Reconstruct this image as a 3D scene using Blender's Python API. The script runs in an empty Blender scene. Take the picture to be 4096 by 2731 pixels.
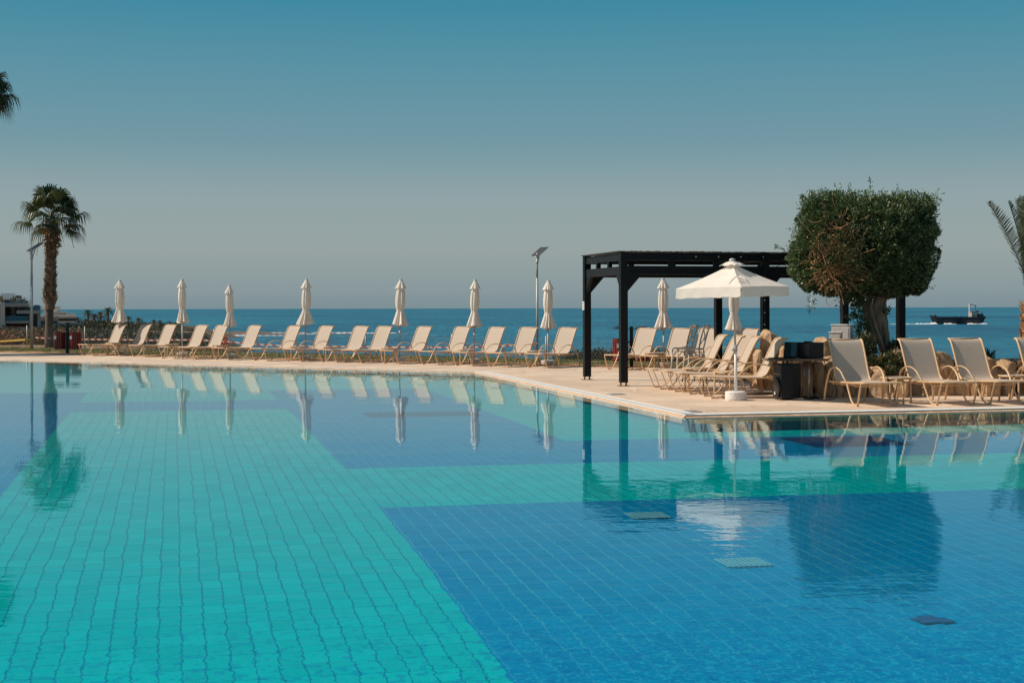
import bpy, bmesh, math, random
from math import sin, cos, pi, radians as R, atan2, sqrt
from mathutils import Vector, Matrix, noise
random.seed(7)
sc = bpy.context.scene
COL = sc.collection

# ------------------------------------------------------------------ camera model (photo is 4096 x 2731)
F, CZ = 5727.0, 1.55
WATER_Z = -0.014
SEA_Z = -14.0
def vh(u): return 1231 - (u-2048)*0.0023
def gnd(u, v, z=0.0):
    y = F*(CZ-z)/(v-vh(u)); return Vector(((u-2048)/F*y, y, z))
def pt(u, v, y): return Vector(((u-2048)/F*y, y, CZ-(v-vh(u))/F*y))

cam = bpy.data.cameras.new('camera'); cam_o = bpy.data.objects.new('camera', cam); COL.objects.link(cam_o)
cam_o.location = (0, 0, CZ)
cam_o.rotation_euler = (Matrix.Rotation(R(90), 4, 'X') @ Matrix.Rotation(-0.0023, 4, 'Z')).to_euler()
cam.sensor_width = 36; cam.lens = 36*F/4096; cam.shift_y = -(1365.5-1231)/4096
cam.clip_start = 0.1; cam.clip_end = 120000
sc.camera = cam_o

# ------------------------------------------------------------------ light
SUN_EL, SUN_BEHIND = 42.0, 2.0         # sun comes from the left (-X), a little from the camera's side
s = Vector((-cos(R(SUN_EL))*cos(R(SUN_BEHIND)), cos(R(SUN_EL))*sin(R(SUN_BEHIND)), sin(R(SUN_EL))))
sun = bpy.data.lights.new('sun', 'SUN'); sun.energy = 5.0; sun.angle = R(0.5); sun.color = (1.0, .875, .73)
sun_o = bpy.data.objects.new('sun', sun); COL.objects.link(sun_o)
sun_o.rotation_euler = s.to_track_quat('Z', 'Y').to_euler(); sun_o.location = (-20, 10, 30)

w = bpy.data.worlds.new('World'); sc.world = w; w.use_nodes = True
nt = w.node_tree; N = nt.nodes; L = nt.links
bg = N['Background']
sky = N.new('ShaderNodeTexSky'); sky.sky_type = 'NISHITA'; sky.sun_disc = False
sky.sun_elevation = R(SUN_EL); sky.sun_rotation = atan2(s.x, s.y); sky.air_density = 1.0; sky.dust_density = 2.0
sc_ = N.new('ShaderNodeVectorMath'); sc_.operation = 'SCALE'; sc_.inputs['Scale'].default_value = 0.05
L.new(sky.outputs[0], sc_.inputs[0])
tc = N.new('ShaderNodeTexCoord'); sp = N.new('ShaderNodeSeparateXYZ'); L.new(tc.outputs['Generated'], sp.inputs[0])
ramp = N.new('ShaderNodeValToRGB'); L.new(sp.outputs['Z'], ramp.inputs[0])
def lin(c): return tuple(((x/255)/12.92 if x/255 <= .04045 else ((x/255+.055)/1.055)**2.4) for x in c)+(1,)
cr = ramp.color_ramp
stops = [(0.0, (127, 147, 154)), (0.012, (139, 155, 159)), (0.04, (153, 166, 165)), (0.075, (147, 166, 169)), (0.115, (115, 154, 166)), (0.165, (90, 147, 166)), (0.21, (60, 138, 163)), (0.28, (34, 128, 160)), (0.42, (84, 128, 150)), (0.65, (112, 132, 150)), (1.0, (108, 127, 148))]
while len(cr.elements) < len(stops): cr.elements.new(0.5)
for e, (p, c) in zip(cr.elements, stops): e.position = p; e.color = lin(c)
mx = N.new('ShaderNodeMix'); mx.data_type = 'RGBA'; mx.inputs[0].default_value = 0.95
L.new(sc_.outputs[0], mx.inputs[6]); L.new(ramp.outputs[0], mx.inputs[7]); L.new(mx.outputs[2], bg.inputs[0]); bg.inputs[1].default_value = 1.0

vs = sc.view_settings; vs.view_transform = 'Standard'; vs.look = 'None'; vs.exposure = 0; vs.gamma = 1
sc.render.engine = 'CYCLES'
cy = sc.cycles
try: cy.use_denoising = True
except Exception: pass
cy.max_bounces = 8; cy.transparent_max_bounces = 16; cy.caustics_refractive = False; cy.caustics_reflective = False
cy.sample_clamp_indirect = 4

# ------------------------------------------------------------------ mesh helpers
class MB:
    def __init__(self): self.v = []; self.f = []
    def add(self, vs, fs):
        n = len(self.v); self.v += [tuple(p) for p in vs]; self.f += [tuple(i+n for i in q) for q in fs]; return self
    def box(self, x0, x1, y0, y1, z0, z1, M=None):
        vs = [Vector(p) for p in ((x0,y0,z0),(x1,y0,z0),(x1,y1,z0),(x0,y1,z0),(x0,y0,z1),(x1,y0,z1),(x1,y1,z1),(x0,y1,z1))]
        if M: vs = [M@p for p in vs]
        return self.add(vs, [(3,2,1,0),(4,5,6,7),(0,1,5,4),(1,2,6,5),(2,3,7,6),(3,0,4,7)])
    def bar(self, a, b, wd, hg, up=(0,0,1)):
        a = Vector(a); b = Vector(b); d = b-a; l = d.length; d.normalize()
        sd = d.cross(Vector(up))
        if sd.length < 1e-5: sd = d.cross(Vector((1,0,0)))
        sd.normalize(); u = sd.cross(d)
        vs = []
        for t in (0, l):
            for i, j in ((-1,-1),(1,-1),(1,1),(-1,1)): vs.append(a+d*t+sd*(i*wd/2)+u*(j*hg/2))
        return self.add(vs, [(0,1,2,3),(7,6,5,4),(0,4,5,1),(1,5,6,2),(2,6,7,3),(3,7,4,0)])
    def tube(self, path, r, n=8, closed=False, cap=True, flat=None):
        P = [Vector(p) for p in path]; k = len(P)
        rs = r if isinstance(r, (list, tuple)) else [r]*k
        T = []
        for i in range(k):
            a = P[(i-1) % k] if (closed or i > 0) else P[0]; b = P[(i+1) % k] if (closed or i < k-1) else P[-1]
            t = (b-a); T.append(t.normalized() if t.length > 1e-9 else Vector((0,0,1)))
        nrm = T[0].cross(Vector((0,0,1)))
        if nrm.length < 1e-3: nrm = T[0].cross(Vector((0,1,0)))
        nrm.normalize(); vs = []; fs = []
        for i in range(k):
            nrm = (nrm - T[i]*nrm.dot(T[i])); nrm.normalize(); bn = T[i].cross(nrm)
            for j in range(n):
                a = 2*pi*j/n; vs.append(P[i]+nrm*(cos(a)*rs[i])+bn*(sin(a)*rs[i]*(flat or 1)))
        m = k if closed else k-1
        for i in range(m):
            for j in range(n):
                a = i*n+j; b = i*n+(j+1) % n; c = ((i+1) % k)*n+(j+1) % n; d = ((i+1) % k)*n+j
                fs.append((a, d, c, b))
        if cap and not closed: fs.append(tuple(range(n))); fs.append(tuple(range((k-1)*n, k*n))[::-1])
        return self.add(vs, fs)
    def lathe(self, prof, n=24, c=(0,0), cap=True):
        vs = []; fs = []
        for r, z in prof:
            for j in range(n): vs.append((c[0]+r*cos(2*pi*j/n), c[1]+r*sin(2*pi*j/n), z))
        for i in range(len(prof)-1):
            for j in range(n): fs.append((i*n+j, i*n+(j+1) % n, (i+1)*n+(j+1) % n, (i+1)*n+j))
        if cap: fs.append(tuple(range(n))[::-1]); fs.append(tuple(range((len(prof)-1)*n, len(prof)*n)))
        return self.add(vs, fs)
    def sheet(self, rows):
        m = len(rows[0]); vs = [p for r in rows for p in r]
        return self.add(vs, [(i*m+j, i*m+j+1, (i+1)*m+j+1, (i+1)*m+j) for i in range(len(rows)-1) for j in range(m-1)])
    def leaf(self, p, d, ln, wd, rnd=random):
        d = Vector(d).normalized(); sd = d.cross(Vector((rnd.uniform(-1,1), rnd.uniform(-1,1), rnd.uniform(-1,1))))
        if sd.length < 1e-4: sd = Vector((1,0,0))
        sd.normalize(); p = Vector(p)
        return self.add([p, p+d*ln*.5+sd*wd*.5, p+d*ln, p+d*ln*.5-sd*wd*.5], [(0,1,2,3)])
    def prism(self, poly, y0, y1):
        n = len(poly); vs = [(x, y0, z) for x, z in poly]+[(x, y1, z) for x, z in poly]
        return self.add(vs, [tuple(range(n)), tuple(range(n, 2*n))[::-1]]+[(i, n+i, n+(i+1) % n, (i+1) % n) for i in range(n)])
    def build(self, name, m, parent=None, loc=None, smooth=False, rot=None):
        me = bpy.data.meshes.new(name); me.from_pydata(self.v, [], self.f)
        if smooth: me.polygons.foreach_set('use_smooth', [True]*len(me.polygons))
        me.materials.append(m); me.update()
        o = bpy.data.objects.new(name, me); COL.objects.link(o)
        if parent: o.parent = parent
        if loc is not None: o.location = loc
        if rot is not None: o.rotation_euler = rot
        return o
def spline(pts, n=6, closed=False):
    P = [Vector(p) for p in pts]; k = len(P); out = []
    for i in range(k if closed else k-1):
        if closed: p0, p1, p2, p3 = P[i-1], P[i], P[(i+1) % k], P[(i+2) % k]
        else: p0 = P[max(i-1, 0)]; p1 = P[i]; p2 = P[i+1]; p3 = P[min(i+2, k-1)]
        for j in range(n):
            t = j/n; out.append(.5*((2*p1)+(p2-p0)*t+(2*p0-5*p1+4*p2-p3)*t*t+(3*p1-p0-3*p2+p3)*t*t*t))
    if not closed: out.append(P[-1])
    return out
def tag(o, label=None, cat=None, group=None, kind=None):
    if label: o['label'] = label
    if cat: o['category'] = cat
    if group: o['group'] = group
    if kind: o['kind'] = kind
    return o
def empty(name, loc, rz=0.0, label=None, cat=None, group=None):
    o = bpy.data.objects.new(name, None); COL.objects.link(o); o.location = loc; o.rotation_euler = (0, 0, rz)
    o.empty_display_size = .1
    return tag(o, label, cat, group)
KIDS = {}
def copy_tree(root):
    r = root.copy(); COL.objects.link(r)
    for ch in root.children:
        c = ch.copy(); COL.objects.link(c); c.parent = r
        for g in ch.children:
            d = g.copy(); COL.objects.link(d); d.parent = c
    return r

# ------------------------------------------------------------------ materials
def mat(name, col, rough=.6, metal=0.0, var=.12, scale=6.0, bump=0.0, bscale=40.0, spec=.5, col2=None, trans=0.0, stretch=None, coord='Object'):
    m = bpy.data.materials.new(name); m.use_nodes = True; nt = m.node_tree; N = nt.nodes; L = nt.links
    b = N['Principled BSDF']; b.inputs['Roughness'].default_value = rough; b.inputs['Metallic'].default_value = metal
    b.inputs['Specular IOR Level'].default_value = spec
    tc = N.new('ShaderNodeTexCoord'); vec = tc.outputs[coord]
    if stretch:
        mp = N.new('ShaderNodeMapping'); mp.inputs['Scale'].default_value = stretch; L.new(vec, mp.inputs[0]); vec = mp.outputs[0]
    nz = N.new('ShaderNodeTexNoise'); nz.inputs['Scale'].default_value = scale; nz.inputs['Detail'].default_value = 5; L.new(vec, nz.inputs[0])
    rp = N.new('ShaderNodeValToRGB'); L.new(nz.outputs[0], rp.inputs[0])
    a = col; c = col2 or col
    rp.color_ramp.elements[0].position = .3; rp.color_ramp.elements[1].position = .7
    rp.color_ramp.elements[0].color = tuple(x*(1-var) for x in a)+(1,); rp.color_ramp.elements[1].color = tuple(min(1, x*(1+var)) for x in c)+(1,)
    L.new(rp.outputs[0], b.inputs['Base Color'])
    if bump:
        n2 = N.new('ShaderNodeTexNoise'); n2.inputs['Scale'].default_value = bscale; n2.inputs['Detail'].default_value = 6; L.new(vec, n2.inputs[0])
        bp = N.new('ShaderNodeBump'); bp.inputs['Strength'].default_value = 1; bp.inputs['Distance'].default_value = bump
        L.new(n2.outputs[0], bp.inputs['Height']); L.new(bp.outputs[0], b.inputs['Normal'])
    if trans:
        tr = N.new('ShaderNodeBsdfTranslucent'); L.new(rp.outputs[0], tr.inputs[0])
        ms = N.new('ShaderNodeMixShader'); ms.inputs[0].default_value = trans; L.new(b.outputs[0], ms.inputs[1]); L.new(tr.outputs[0], ms.inputs[2])
        L.new(ms.outputs[0], N['Material Output'].inputs[0])
    return m
def leafmat(name, c1, c2, rough=.45, trans=.25, c3=None):
    m = bpy.data.materials.new(name); m.use_nodes = True; nt = m.node_tree; N = nt.nodes; L = nt.links
    b = N['Principled BSDF']; b.inputs['Roughness'].default_value = rough
    g = N.new('ShaderNodeNewGeometry'); rp = N.new('ShaderNodeValToRGB'); L.new(g.outputs['Random Per Island'], rp.inputs[0])
    rp.color_ramp.elements[0].color = c1+(1,); rp.color_ramp.elements[1].color = c2+(1,)
    if c3: e = rp.color_ramp.elements.new(.72); e.color = c2+(1,); rp.color_ramp.elements[-1].color = c3+(1,)
    L.new(rp.outputs[0], b.inputs['Base Color'])
    tr = N.new('ShaderNodeBsdfTranslucent'); L.new(rp.outputs[0], tr.inputs[0])
    ms = N.new('ShaderNodeMixShader'); ms.inputs[0].default_value = trans; L.new(b.outputs[0], ms.inputs[1]); L.new(tr.outputs[0], ms.inputs[2])
    L.new(ms.outputs[0], N['Material Output'].inputs[0])
    return m
class NG:                                     # tiny node-math helper
    def __init__(s, m): m.use_nodes = True; s.t = m.node_tree; s.N = s.t.nodes; s.L = s.t.links
    def m(s, op, a, b=None, c=None):
        n = s.N.new('ShaderNodeMath'); n.operation = op
        for i, x in enumerate((a, b, c)):
            if x is None: continue
            if isinstance(x, (int, float)): n.inputs[i].default_value = x
            else: s.L.new(x, n.inputs[i])
        return n.outputs[0]
    def gt(s, a, b): return s.m('GREATER_THAN', a, b)
    def lt(s, a, b): return s.m('LESS_THAN', a, b)
    def AND(s, *q):
        r = q[0]
        for x in q[1:]: r = s.m('MULTIPLY', r, x)
        return r
    def OR(s, *q):
        r = q[0]
        for x in q[1:]: r = s.m('MAXIMUM', r, x)
        return r
    def mix(s, f, a, b):
        n = s.N.new('ShaderNodeMix'); n.data_type = 'RGBA'
        for i, x in ((0, f), (6, a), (7, b)):
            if isinstance(x, (int, float)): n.inputs[i].default_value = x
            elif isinstance(x, tuple): n.inputs[i].default_value = x+(1,)
            else: s.L.new(x, n.inputs[i])
        return n.outputs[2]
    def noise(s, vec, scale, detail=2, out=0):
        n = s.N.new('ShaderNodeTexNoise'); n.inputs['Scale'].default_value = scale; n.inputs['Detail'].default_value = detail
        s.L.new(vec, n.inputs[0]); return n.outputs[out]
    def mapping(s, vec, scale=(1,1,1), rot=(0,0,0)):
        n = s.N.new('ShaderNodeMapping'); n.inputs['Scale'].default_value = scale; n.inputs['Rotation'].default_value = rot; s.L.new(vec, n.inputs[0]); return n.outputs[0]

FRAME = mat('powder_coated_frame', (.60, .395, .22), .38, var=.05, scale=3, spec=.5)
SLING = mat('sling_mesh', (.62, .515, .42), .8, var=.07, scale=9, stretch=(1.5, 1, 14), trans=.28, bump=.002, bscale=60)
CANVAS = mat('parasol_canvas', (.87, .79, .71), .85, var=.05, scale=5, trans=.25, bump=.006, bscale=9)
POLE = mat('grey_pole_metal', (.44, .43, .42), .5, metal=.1, var=.06)
WHITEPOLE = mat('white_pole_paint', (.74, .72, .70), .45, var=.04)
CONC = mat('white_painted_concrete', (.74, .70, .66), .85, var=.12, scale=18, bump=.01, bscale=30)
BLACKWOOD = mat('black_stained_timber', (.005, .006, .008), .55, spec=.25, var=.4, scale=8, stretch=(1, 1, .15), bump=.003, bscale=30)
BLACK = mat('black_plastic', (.004, .007, .010), .5, var=.1, spec=.3)
BLACKGLOSS = mat('black_gloss', (.01, .012, .016), .18, var=.1)
GLASSTOP = mat('frosted_glass_top', (.55, .56, .55), .12, var=.05)
REDWOOD = mat('red_slat_wood', (.16, .014, .009), .35, var=.3, scale=9)
WHITE = mat('white_plaque', (.8, .8, .78), .4, var=.03)
STEEL = mat('brushed_steel', (.5, .5, .5), .3, metal=.8, var=.05)
DARKWOOD = mat('weathered_table_wood', (.20, .13, .085), .6, var=.25, scale=6, stretch=(1, 8, 8), bump=.003)
GREYCHAIR = mat('whitewashed_bentwood', (.50, .45, .40), .6, var=.2, scale=14)
CABLE = mat('black_cable', (.01, .01, .011), .5)

# ------------------------------------------------------------------ sea
def sea_material():
    m = bpy.data.materials.new('sea_water'); g = NG(m); b = g.N['Principled BSDF']
    tc = g.N.new('ShaderNodeTexCoord'); o = tc.outputs['Object']
    big = g.noise(g.mapping(o, (.0035, .0016, 1)), 1.0, 4)
    mid = g.noise(g.mapping(o, (.085, .016, 1)), 1.0, 5)
    fine = g.noise(g.mapping(o, (.35, .06, 1)), 1.0, 4)
    k = g.m('ADD', g.m('MULTIPLY', big, .55), g.m('ADD', g.m('MULTIPLY', mid, .35), g.m('MULTIPLY', fine, .2)))
    r = g.N.new('ShaderNodeValToRGB'); g.L.new(k, r.inputs[0])
    r.color_ramp.elements[0].position = .45; r.color_ramp.elements[0].color = (.002, .06, .125, 1)
    r.color_ramp.elements[1].position = .62; r.color_ramp.elements[1].color = (.012, .15, .225, 1)
    g.L.new(r.outputs[0], b.inputs['Base Color'])
    b.inputs['Roughness'].default_value = .35; b.inputs['Specular IOR Level'].default_value = .3
    h = g.m('ADD', g.m('MULTIPLY', mid, 6.0), g.m('MULTIPLY', fine, 1.6))
    bp = g.N.new('ShaderNodeBump'); bp.inputs['Strength'].default_value = 1; bp.inputs['Distance'].default_value = .9
    g.L.new(h, bp.inputs['Height']); g.L.new(bp.outputs[0], b.inputs['Normal'])
    return m
mb = MB(); ys = [60, 400, 1200, 4000, 12000, 40000]
xs = [-40000, -12000, -3000, -800, 0, 800, 3000, 12000, 40000]
mb.sheet([[(x, y, 0) for x in xs] for y in ys])
tag(mb.build('sea', sea_material(), loc=(0, 0, SEA_Z)), kind='structure')
FOAM = mat('white_foam', (.75, .77, .78), .9, var=.1, scale=.3)

# ------------------------------------------------------------------ pool geometry
P1, P2, P3 = Vector((-15.7, 43.9)), Vector((-.9, 34.7)), Vector((2.47, 20.43))
CD = Vector((cos(R(13.3)), sin(R(13.3)))); BD = Vector((-sin(R(13.3)), cos(R(13.3))))
AD = (P1-P2).normalized()
E0 = P1+AD*14; E1 = P2; E2 = P3; E3 = P3+CD*30
NEAR = 2.6
def apparent_depth(y):                                # floor bent up to the refracted depth seen from the camera
    y = max(y, 3.0); lo, hi = .02, y
    h = CZ-WATER_Z
    for _ in range(40):
        l = (lo+hi)/2; c = l/sqrt(l*l+h*h)/1.333; x = l+2.2*c/sqrt(1-c*c)
        if x < y: lo = l
        else: hi = l
    return h*y/lo-h
def pool_floor_material():
    m = bpy.data.materials.new('mosaic_tiles'); g = NG(m); b = g.N['Principled BSDF']
    tc = g.N.new('ShaderNodeTexCoord'); o = tc.outputs['Object']
    n1 = g.N.new('ShaderNodeTexNoise'); n1.inputs['Scale'].default_value = 3.0; n1.inputs['Detail'].default_value = 2; g.L.new(o, n1.inputs[0])
    n2 = g.N.new('ShaderNodeTexNoise'); n2.inputs['Scale'].default_value = 16; n2.inputs['Detail'].default_value = 2; g.L.new(o, n2.inputs[0])
    def sep(c):
        q = g.N.new('ShaderNodeSeparateColor'); g.L.new(c, q.inputs[0]); return q.outputs
    a1, a2 = sep(n1.outputs[1]), sep(n2.outputs[1])
    sp = g.N.new('ShaderNodeSeparateXYZ'); g.L.new(o, sp.inputs[0]); x0, y0 = sp.outputs[0], sp.outputs[1]
    # water ripples put into the tile lines and colour, stronger toward the front
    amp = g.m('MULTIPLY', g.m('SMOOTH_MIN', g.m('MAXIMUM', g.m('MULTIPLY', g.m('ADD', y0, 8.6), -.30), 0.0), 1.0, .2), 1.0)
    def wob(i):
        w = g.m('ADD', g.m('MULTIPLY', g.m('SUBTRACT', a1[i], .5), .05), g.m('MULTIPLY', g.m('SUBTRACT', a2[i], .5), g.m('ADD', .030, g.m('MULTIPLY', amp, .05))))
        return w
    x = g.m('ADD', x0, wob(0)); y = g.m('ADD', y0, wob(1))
    t = g.m('ADD', y, g.m('MULTIPLY', g.m('ADD', x, 5.2), .067))
    inl = g.AND(g.gt(x, -8.8), g.lt(x, -5.2))
    far = g.gt(t, 10.88)
    teal = g.OR(g.AND(inl, g.lt(t, 5.68)), g.AND(g.gt(x, -8.8), g.gt(t, -5.7), g.lt(t, -2.88)), g.AND(g.gt(x, -1.95), g.gt(t, -.44)), g.AND(inl, g.gt(t, 8.0)), far)
    navy = g.OR(g.AND(g.gt(x, -4.05), g.lt(x, -2.2), g.gt(t, 3.6), g.lt(t, 4.65)), g.AND(g.gt(x, .95), g.lt(x, 2.35), g.gt(t, -1.85), g.lt(t, -.6)))
    def line(c, off, step, wd):
        fr = g.m('FRACT', g.m('DIVIDE', g.m('ADD', c, off), step)); d = g.m('ABSOLUTE', g.m('SUBTRACT', fr, .5))
        return g.gt(d, .5-wd/step/2)
    gx = line(x, 7.06+14.5, .145, .012); gy = line(t, 8.785+23.7, .237, .009)
    grout = g.m('MAXIMUM', gx, g.m('MULTIPLY', gy, .75))
    cell = g.N.new('ShaderNodeTexWhiteNoise'); cell.noise_dimensions = '2D'
    cv = g.N.new('ShaderNodeCombineXYZ'); g.L.new(g.m('FLOOR', g.m('DIVIDE', g.m('ADD', x, 21.56), .145)), cv.inputs[0]); g.L.new(g.m('FLOOR', g.m('DIVIDE', g.m('ADD', t, 32.485), .237)), cv.inputs[1])
    g.L.new(cv.outputs[0], cell.inputs['Vector'])
    tealc = g.mix(cell.outputs[0], (.0, .345, .345), (.0, .41, .405))
    tealc = g.mix(far, tealc, (.06, .43, .45))
    bluec = g.mix(cell.outputs[0], (.0, .160, .34), (.0, .188, .38))
    c = g.mix(teal, bluec, tealc)
    gc = g.mix(teal, (.06, .34, .40), (.0, .15, .23))
    c = g.mix(g.m('MULTIPLY', grout, g.m('MAXIMUM', g.m('MULTIPLY', teal, .85), g.m('MULTIPLY', g.m('SUBTRACT', 1.0, g.m('MULTIPLY', amp, .75)), g.m('MULTIPLY', g.noise(o, 2.5, 3), 1.2)))), c, gc)
    c = g.mix(navy, c, g.mix(grout, (.006, .035, .12), (.03, .12, .22)))
    edge = g.AND(g.gt(t, 10.84), g.lt(t, 10.93)); c = g.mix(g.m('MULTIPLY', edge, .7), c, (.02, .12, .16))
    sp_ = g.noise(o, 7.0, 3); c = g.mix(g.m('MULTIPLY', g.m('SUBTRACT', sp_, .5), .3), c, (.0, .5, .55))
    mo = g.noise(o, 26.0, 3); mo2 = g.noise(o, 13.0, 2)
    c = g.mix(g.m('MULTIPLY', amp, g.m('MULTIPLY', g.gt(mo, .55), .42)), c, (.02, .40, .55))  # light and dark ripple mottle painted into the tile colour
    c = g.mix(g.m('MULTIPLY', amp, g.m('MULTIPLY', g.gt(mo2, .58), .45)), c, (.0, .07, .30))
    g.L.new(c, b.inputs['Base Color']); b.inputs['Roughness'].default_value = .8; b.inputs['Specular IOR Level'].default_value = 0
    return m
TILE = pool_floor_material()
mb = MB()
ysl = [-2.0, 1, 3, 4, 5, 6, 7, 8, 9, 10, 11, 12, 13, 14, 16, 18, 20, 22, 24, 27, 30, 34, 38, 42, 47, 56]
inv = Matrix.Rotation(-R(13.3), 4, 'Z')
def loc_(x, y, z): return inv @ Vector((x-P3.x, y-P3.y, z))
def xlim(y):
    if y >= P2.y: return P2.x+(y-P2.y)/AD.y*AD.x
    if y >= P3.y: return P3.x+(y-P3.y)/(P2.y-P3.y)*(P2.x-P3.x)
    return 32.0
ysl = [NEAR+.01, 3, 4, 5, 6, 7, 8, 9, 10, 11, 12, 13, 14, 16, 18, P3.y-.001]
rows = []
for y in ysl: rows.append([loc_(E0.x+(32-E0.x)*i/30, y, WATER_Z-apparent_depth(y)) for i in range(31)])
mb.sheet(rows); rows = []
mb.sheet([[loc_(x, y, WATER_Z-apparent_depth(y)) for x in [P3.x+(E3.x-P3.x)*i/12 for i in range(13)] for y in [P3.y+(x-P3.x)*CD.y/CD.x*j/6]] for j in range(7)])
for y in [P3.y-.001, 22, 24, 27, 30, 32, P2.y, 37, 40, 44, 48, E0.y]: rows.append([loc_(E0.x+(xlim(y)-E0.x)*i/20, y, WATER_Z-apparent_depth(y)) for i in range(21)])
mb.sheet(rows)
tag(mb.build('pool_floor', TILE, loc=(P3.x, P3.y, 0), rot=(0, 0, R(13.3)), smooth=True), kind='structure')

def water_material():
    m = bpy.data.materials.new('pool_water'); g = NG(m); g.N.clear()
    out = g.N.new('ShaderNodeOutputMaterial'); tc = g.N.new('ShaderNodeTexCoord'); o = tc.outputs['Object']
    big = g.noise(g.mapping(o, (.55, .8, 1)), 1.0, 2); mid = g.noise(g.mapping(o, (2.4, 3.4, 1)), 1.0, 2); fine = g.noise(g.mapping(o, (8, 11, 1)), 1.0, 2)
    patch = g.m('SMOOTH_MIN', g.m('MAXIMUM', g.m('MULTIPLY', g.m('SUBTRACT', g.noise(g.mapping(o, (.10, .16, 1)), 1.0, 1), .42), 5.0), .12), 1.0, .1)
    sp = g.N.new('ShaderNodeSeparateXYZ'); g.L.new(o, sp.inputs[0])
    nearf = g.m('MULTIPLY', g.m('MINIMUM', g.m('MAXIMUM', g.m('SUBTRACT', 1.0, g.m('DIVIDE', g.m('SUBTRACT', sp.outputs[1], 7.0), 9.0)), 0.0), 1.0), 1.0)
    ripp = g.m('ADD', g.m('MULTIPLY', patch, .35), nearf)
    h = g.m('ADD', g.m('MULTIPLY', big, .0032), g.m('MULTIPLY', g.m('ADD', g.m('MULTIPLY', mid, .0016), g.m('MULTIPLY', fine, .0007)), g.m('ADD', .24, ripp)))
    bp = g.N.new('ShaderNodeBump'); bp.inputs['Strength'].default_value = 1; bp.inputs['Distance'].default_value = 1.0; g.L.new(h, bp.inputs['Height'])
    lw = g.N.new('ShaderNodeLayerWeight'); lw.inputs['Blend'].default_value = .5; g.L.new(bp.outputs[0], lw.inputs['Normal'])
    fr = g.m('ADD', .02, g.m('MULTIPLY', g.m('POWER', lw.outputs['Facing'], 5.6), .98))
    gl = g.N.new('ShaderNodeBsdfGlossy'); gl.inputs['Roughness'].default_value = 0.0; g.L.new(bp.outputs[0], gl.inputs['Normal']); gl.inputs[0].default_value = (.80, .94, 1, 1)
    tr = g.N.new('ShaderNodeBsdfTransparent'); tr.inputs[0].default_value = (.97, .99, 1, 1)
    ms = g.N.new('ShaderNodeMixShader'); g.L.new(fr, ms.inputs[0]); g.L.new(tr.outputs[0], ms.inputs[1]); g.L.new(gl.outputs[0], ms.inputs[2]); g.L.new(ms.outputs[0], out.inputs[0])
    return m
WL, WR = -46.0, 40.0
poly = [E0, E1, E2, E3, Vector((E3.x, NEAR)), Vector((E0.x, NEAR))]
tag(MB().add([(p.x, p.y, 0) for p in poly[::-1]], [tuple(range(6))]).build('pool_water', water_material(), loc=(0, 0, WATER_Z)), kind='structure')

def stone_material():
    m = bpy.data.materials.new('sandstone_paving'); g = NG(m); b = g.N['Principled BSDF']
    tc = g.N.new('ShaderNodeTexCoord'); o = tc.outputs['Object']
    d = g.N.new('ShaderNodeVectorMath'); d.operation = 'ADD'; nz = g.N.new('ShaderNodeTexNoise'); nz.inputs['Scale'].default_value = 1.6; g.L.new(o, nz.inputs[0])
    scl = g.N.new('ShaderNodeVectorMath'); scl.operation = 'SCALE'; scl.inputs['Scale'].default_value = .35; g.L.new(nz.outputs[1], scl.inputs[0]); g.L.new(o, d.inputs[0]); g.L.new(scl.outputs[0], d.inputs[1])
    v = g.N.new('ShaderNodeTexVoronoi'); v.feature = 'DISTANCE_TO_EDGE'; v.inputs['Scale'].default_value = 1.15; g.L.new(d.outputs[0], v.inputs['Vector'])
    vc = g.N.new('ShaderNodeTexVoronoi'); vc.inputs['Scale'].default_value = 1.15; g.L.new(d.outputs[0], vc.inputs['Vector'])
    sepc = g.N.new('ShaderNodeSeparateColor'); g.L.new(vc.outputs['Color'], sepc.inputs[0])
    crack = g.lt(v.outputs['Distance'], .008)
    f = g.noise(o, 5, 6); f2 = g.noise(g.mapping(o, (1, 3, 1)), 2.2, 5)
    c = g.mix(sepc.outputs[0], (.56, .42, .31), (.74, .58, .44))
    c = g.mix(g.m('MULTIPLY', f, .55), c, (.56, .42, .30))
    c = g.mix(g.m('MULTIPLY', g.gt(f2, .6), .35), c, (.42, .30, .21))
    c = g.mix(g.m('MULTIPLY', crack, .62), c, (.28, .19, .13))
    g.L.new(c, b.inputs['Base Color']); b.inputs['Roughness'].default_value = .75
    bp = g.N.new('ShaderNodeBump'); bp.inputs['Strength'].default_value = .6; bp.inputs['Distance'].default_value = .01
    g.L.new(g.m('SUBTRACT', f, g.m('MULTIPLY', crack, .5)), bp.inputs['Height']); g.L.new(bp.outputs[0], b.inputs['Normal'])
    return m
STONE = stone_material()
BA, BB = Vector((1.66, 37.8)), Vector((-18.2, 50.9))
BDIR = (BB-BA).normalized(); BN = Vector((-BDIR.y, BDIR.x))*(-1)
if BN.y < 0: BN = -BN
dk = [E0, E1, E2, E3, Vector((42, 27)), Vector((42, 36)), Vector((14, 34)), BA-BDIR*9, BA, BB, BB+BDIR*24, Vector((E0.x-14, 40)), Vector((E0.x-14, -8)), Vector((45, -8)), Vector((45, 27)), E3+Vector((.001, 0)), Vector((E3.x, NEAR)), Vector((E0.x, NEAR))]
mb = MB()
top = [E0, E1, E2, E3, Vector((42, 27.5)), Vector((42, 36)), Vector((14, 34)), BA-BDIR*9, BA, BB, BB+BDIR*24]
mb.add([(p.x, p.y, 0) for p in top[::-1]], [tuple(range(len(top)))])
near = [Vector((-60, -8)), Vector((60, -8)), Vector((60, NEAR)), Vector((-60, NEAR))]
mb.add([(p.x, p.y, 0) for p in near], [(0, 1, 2, 3)])
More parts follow.
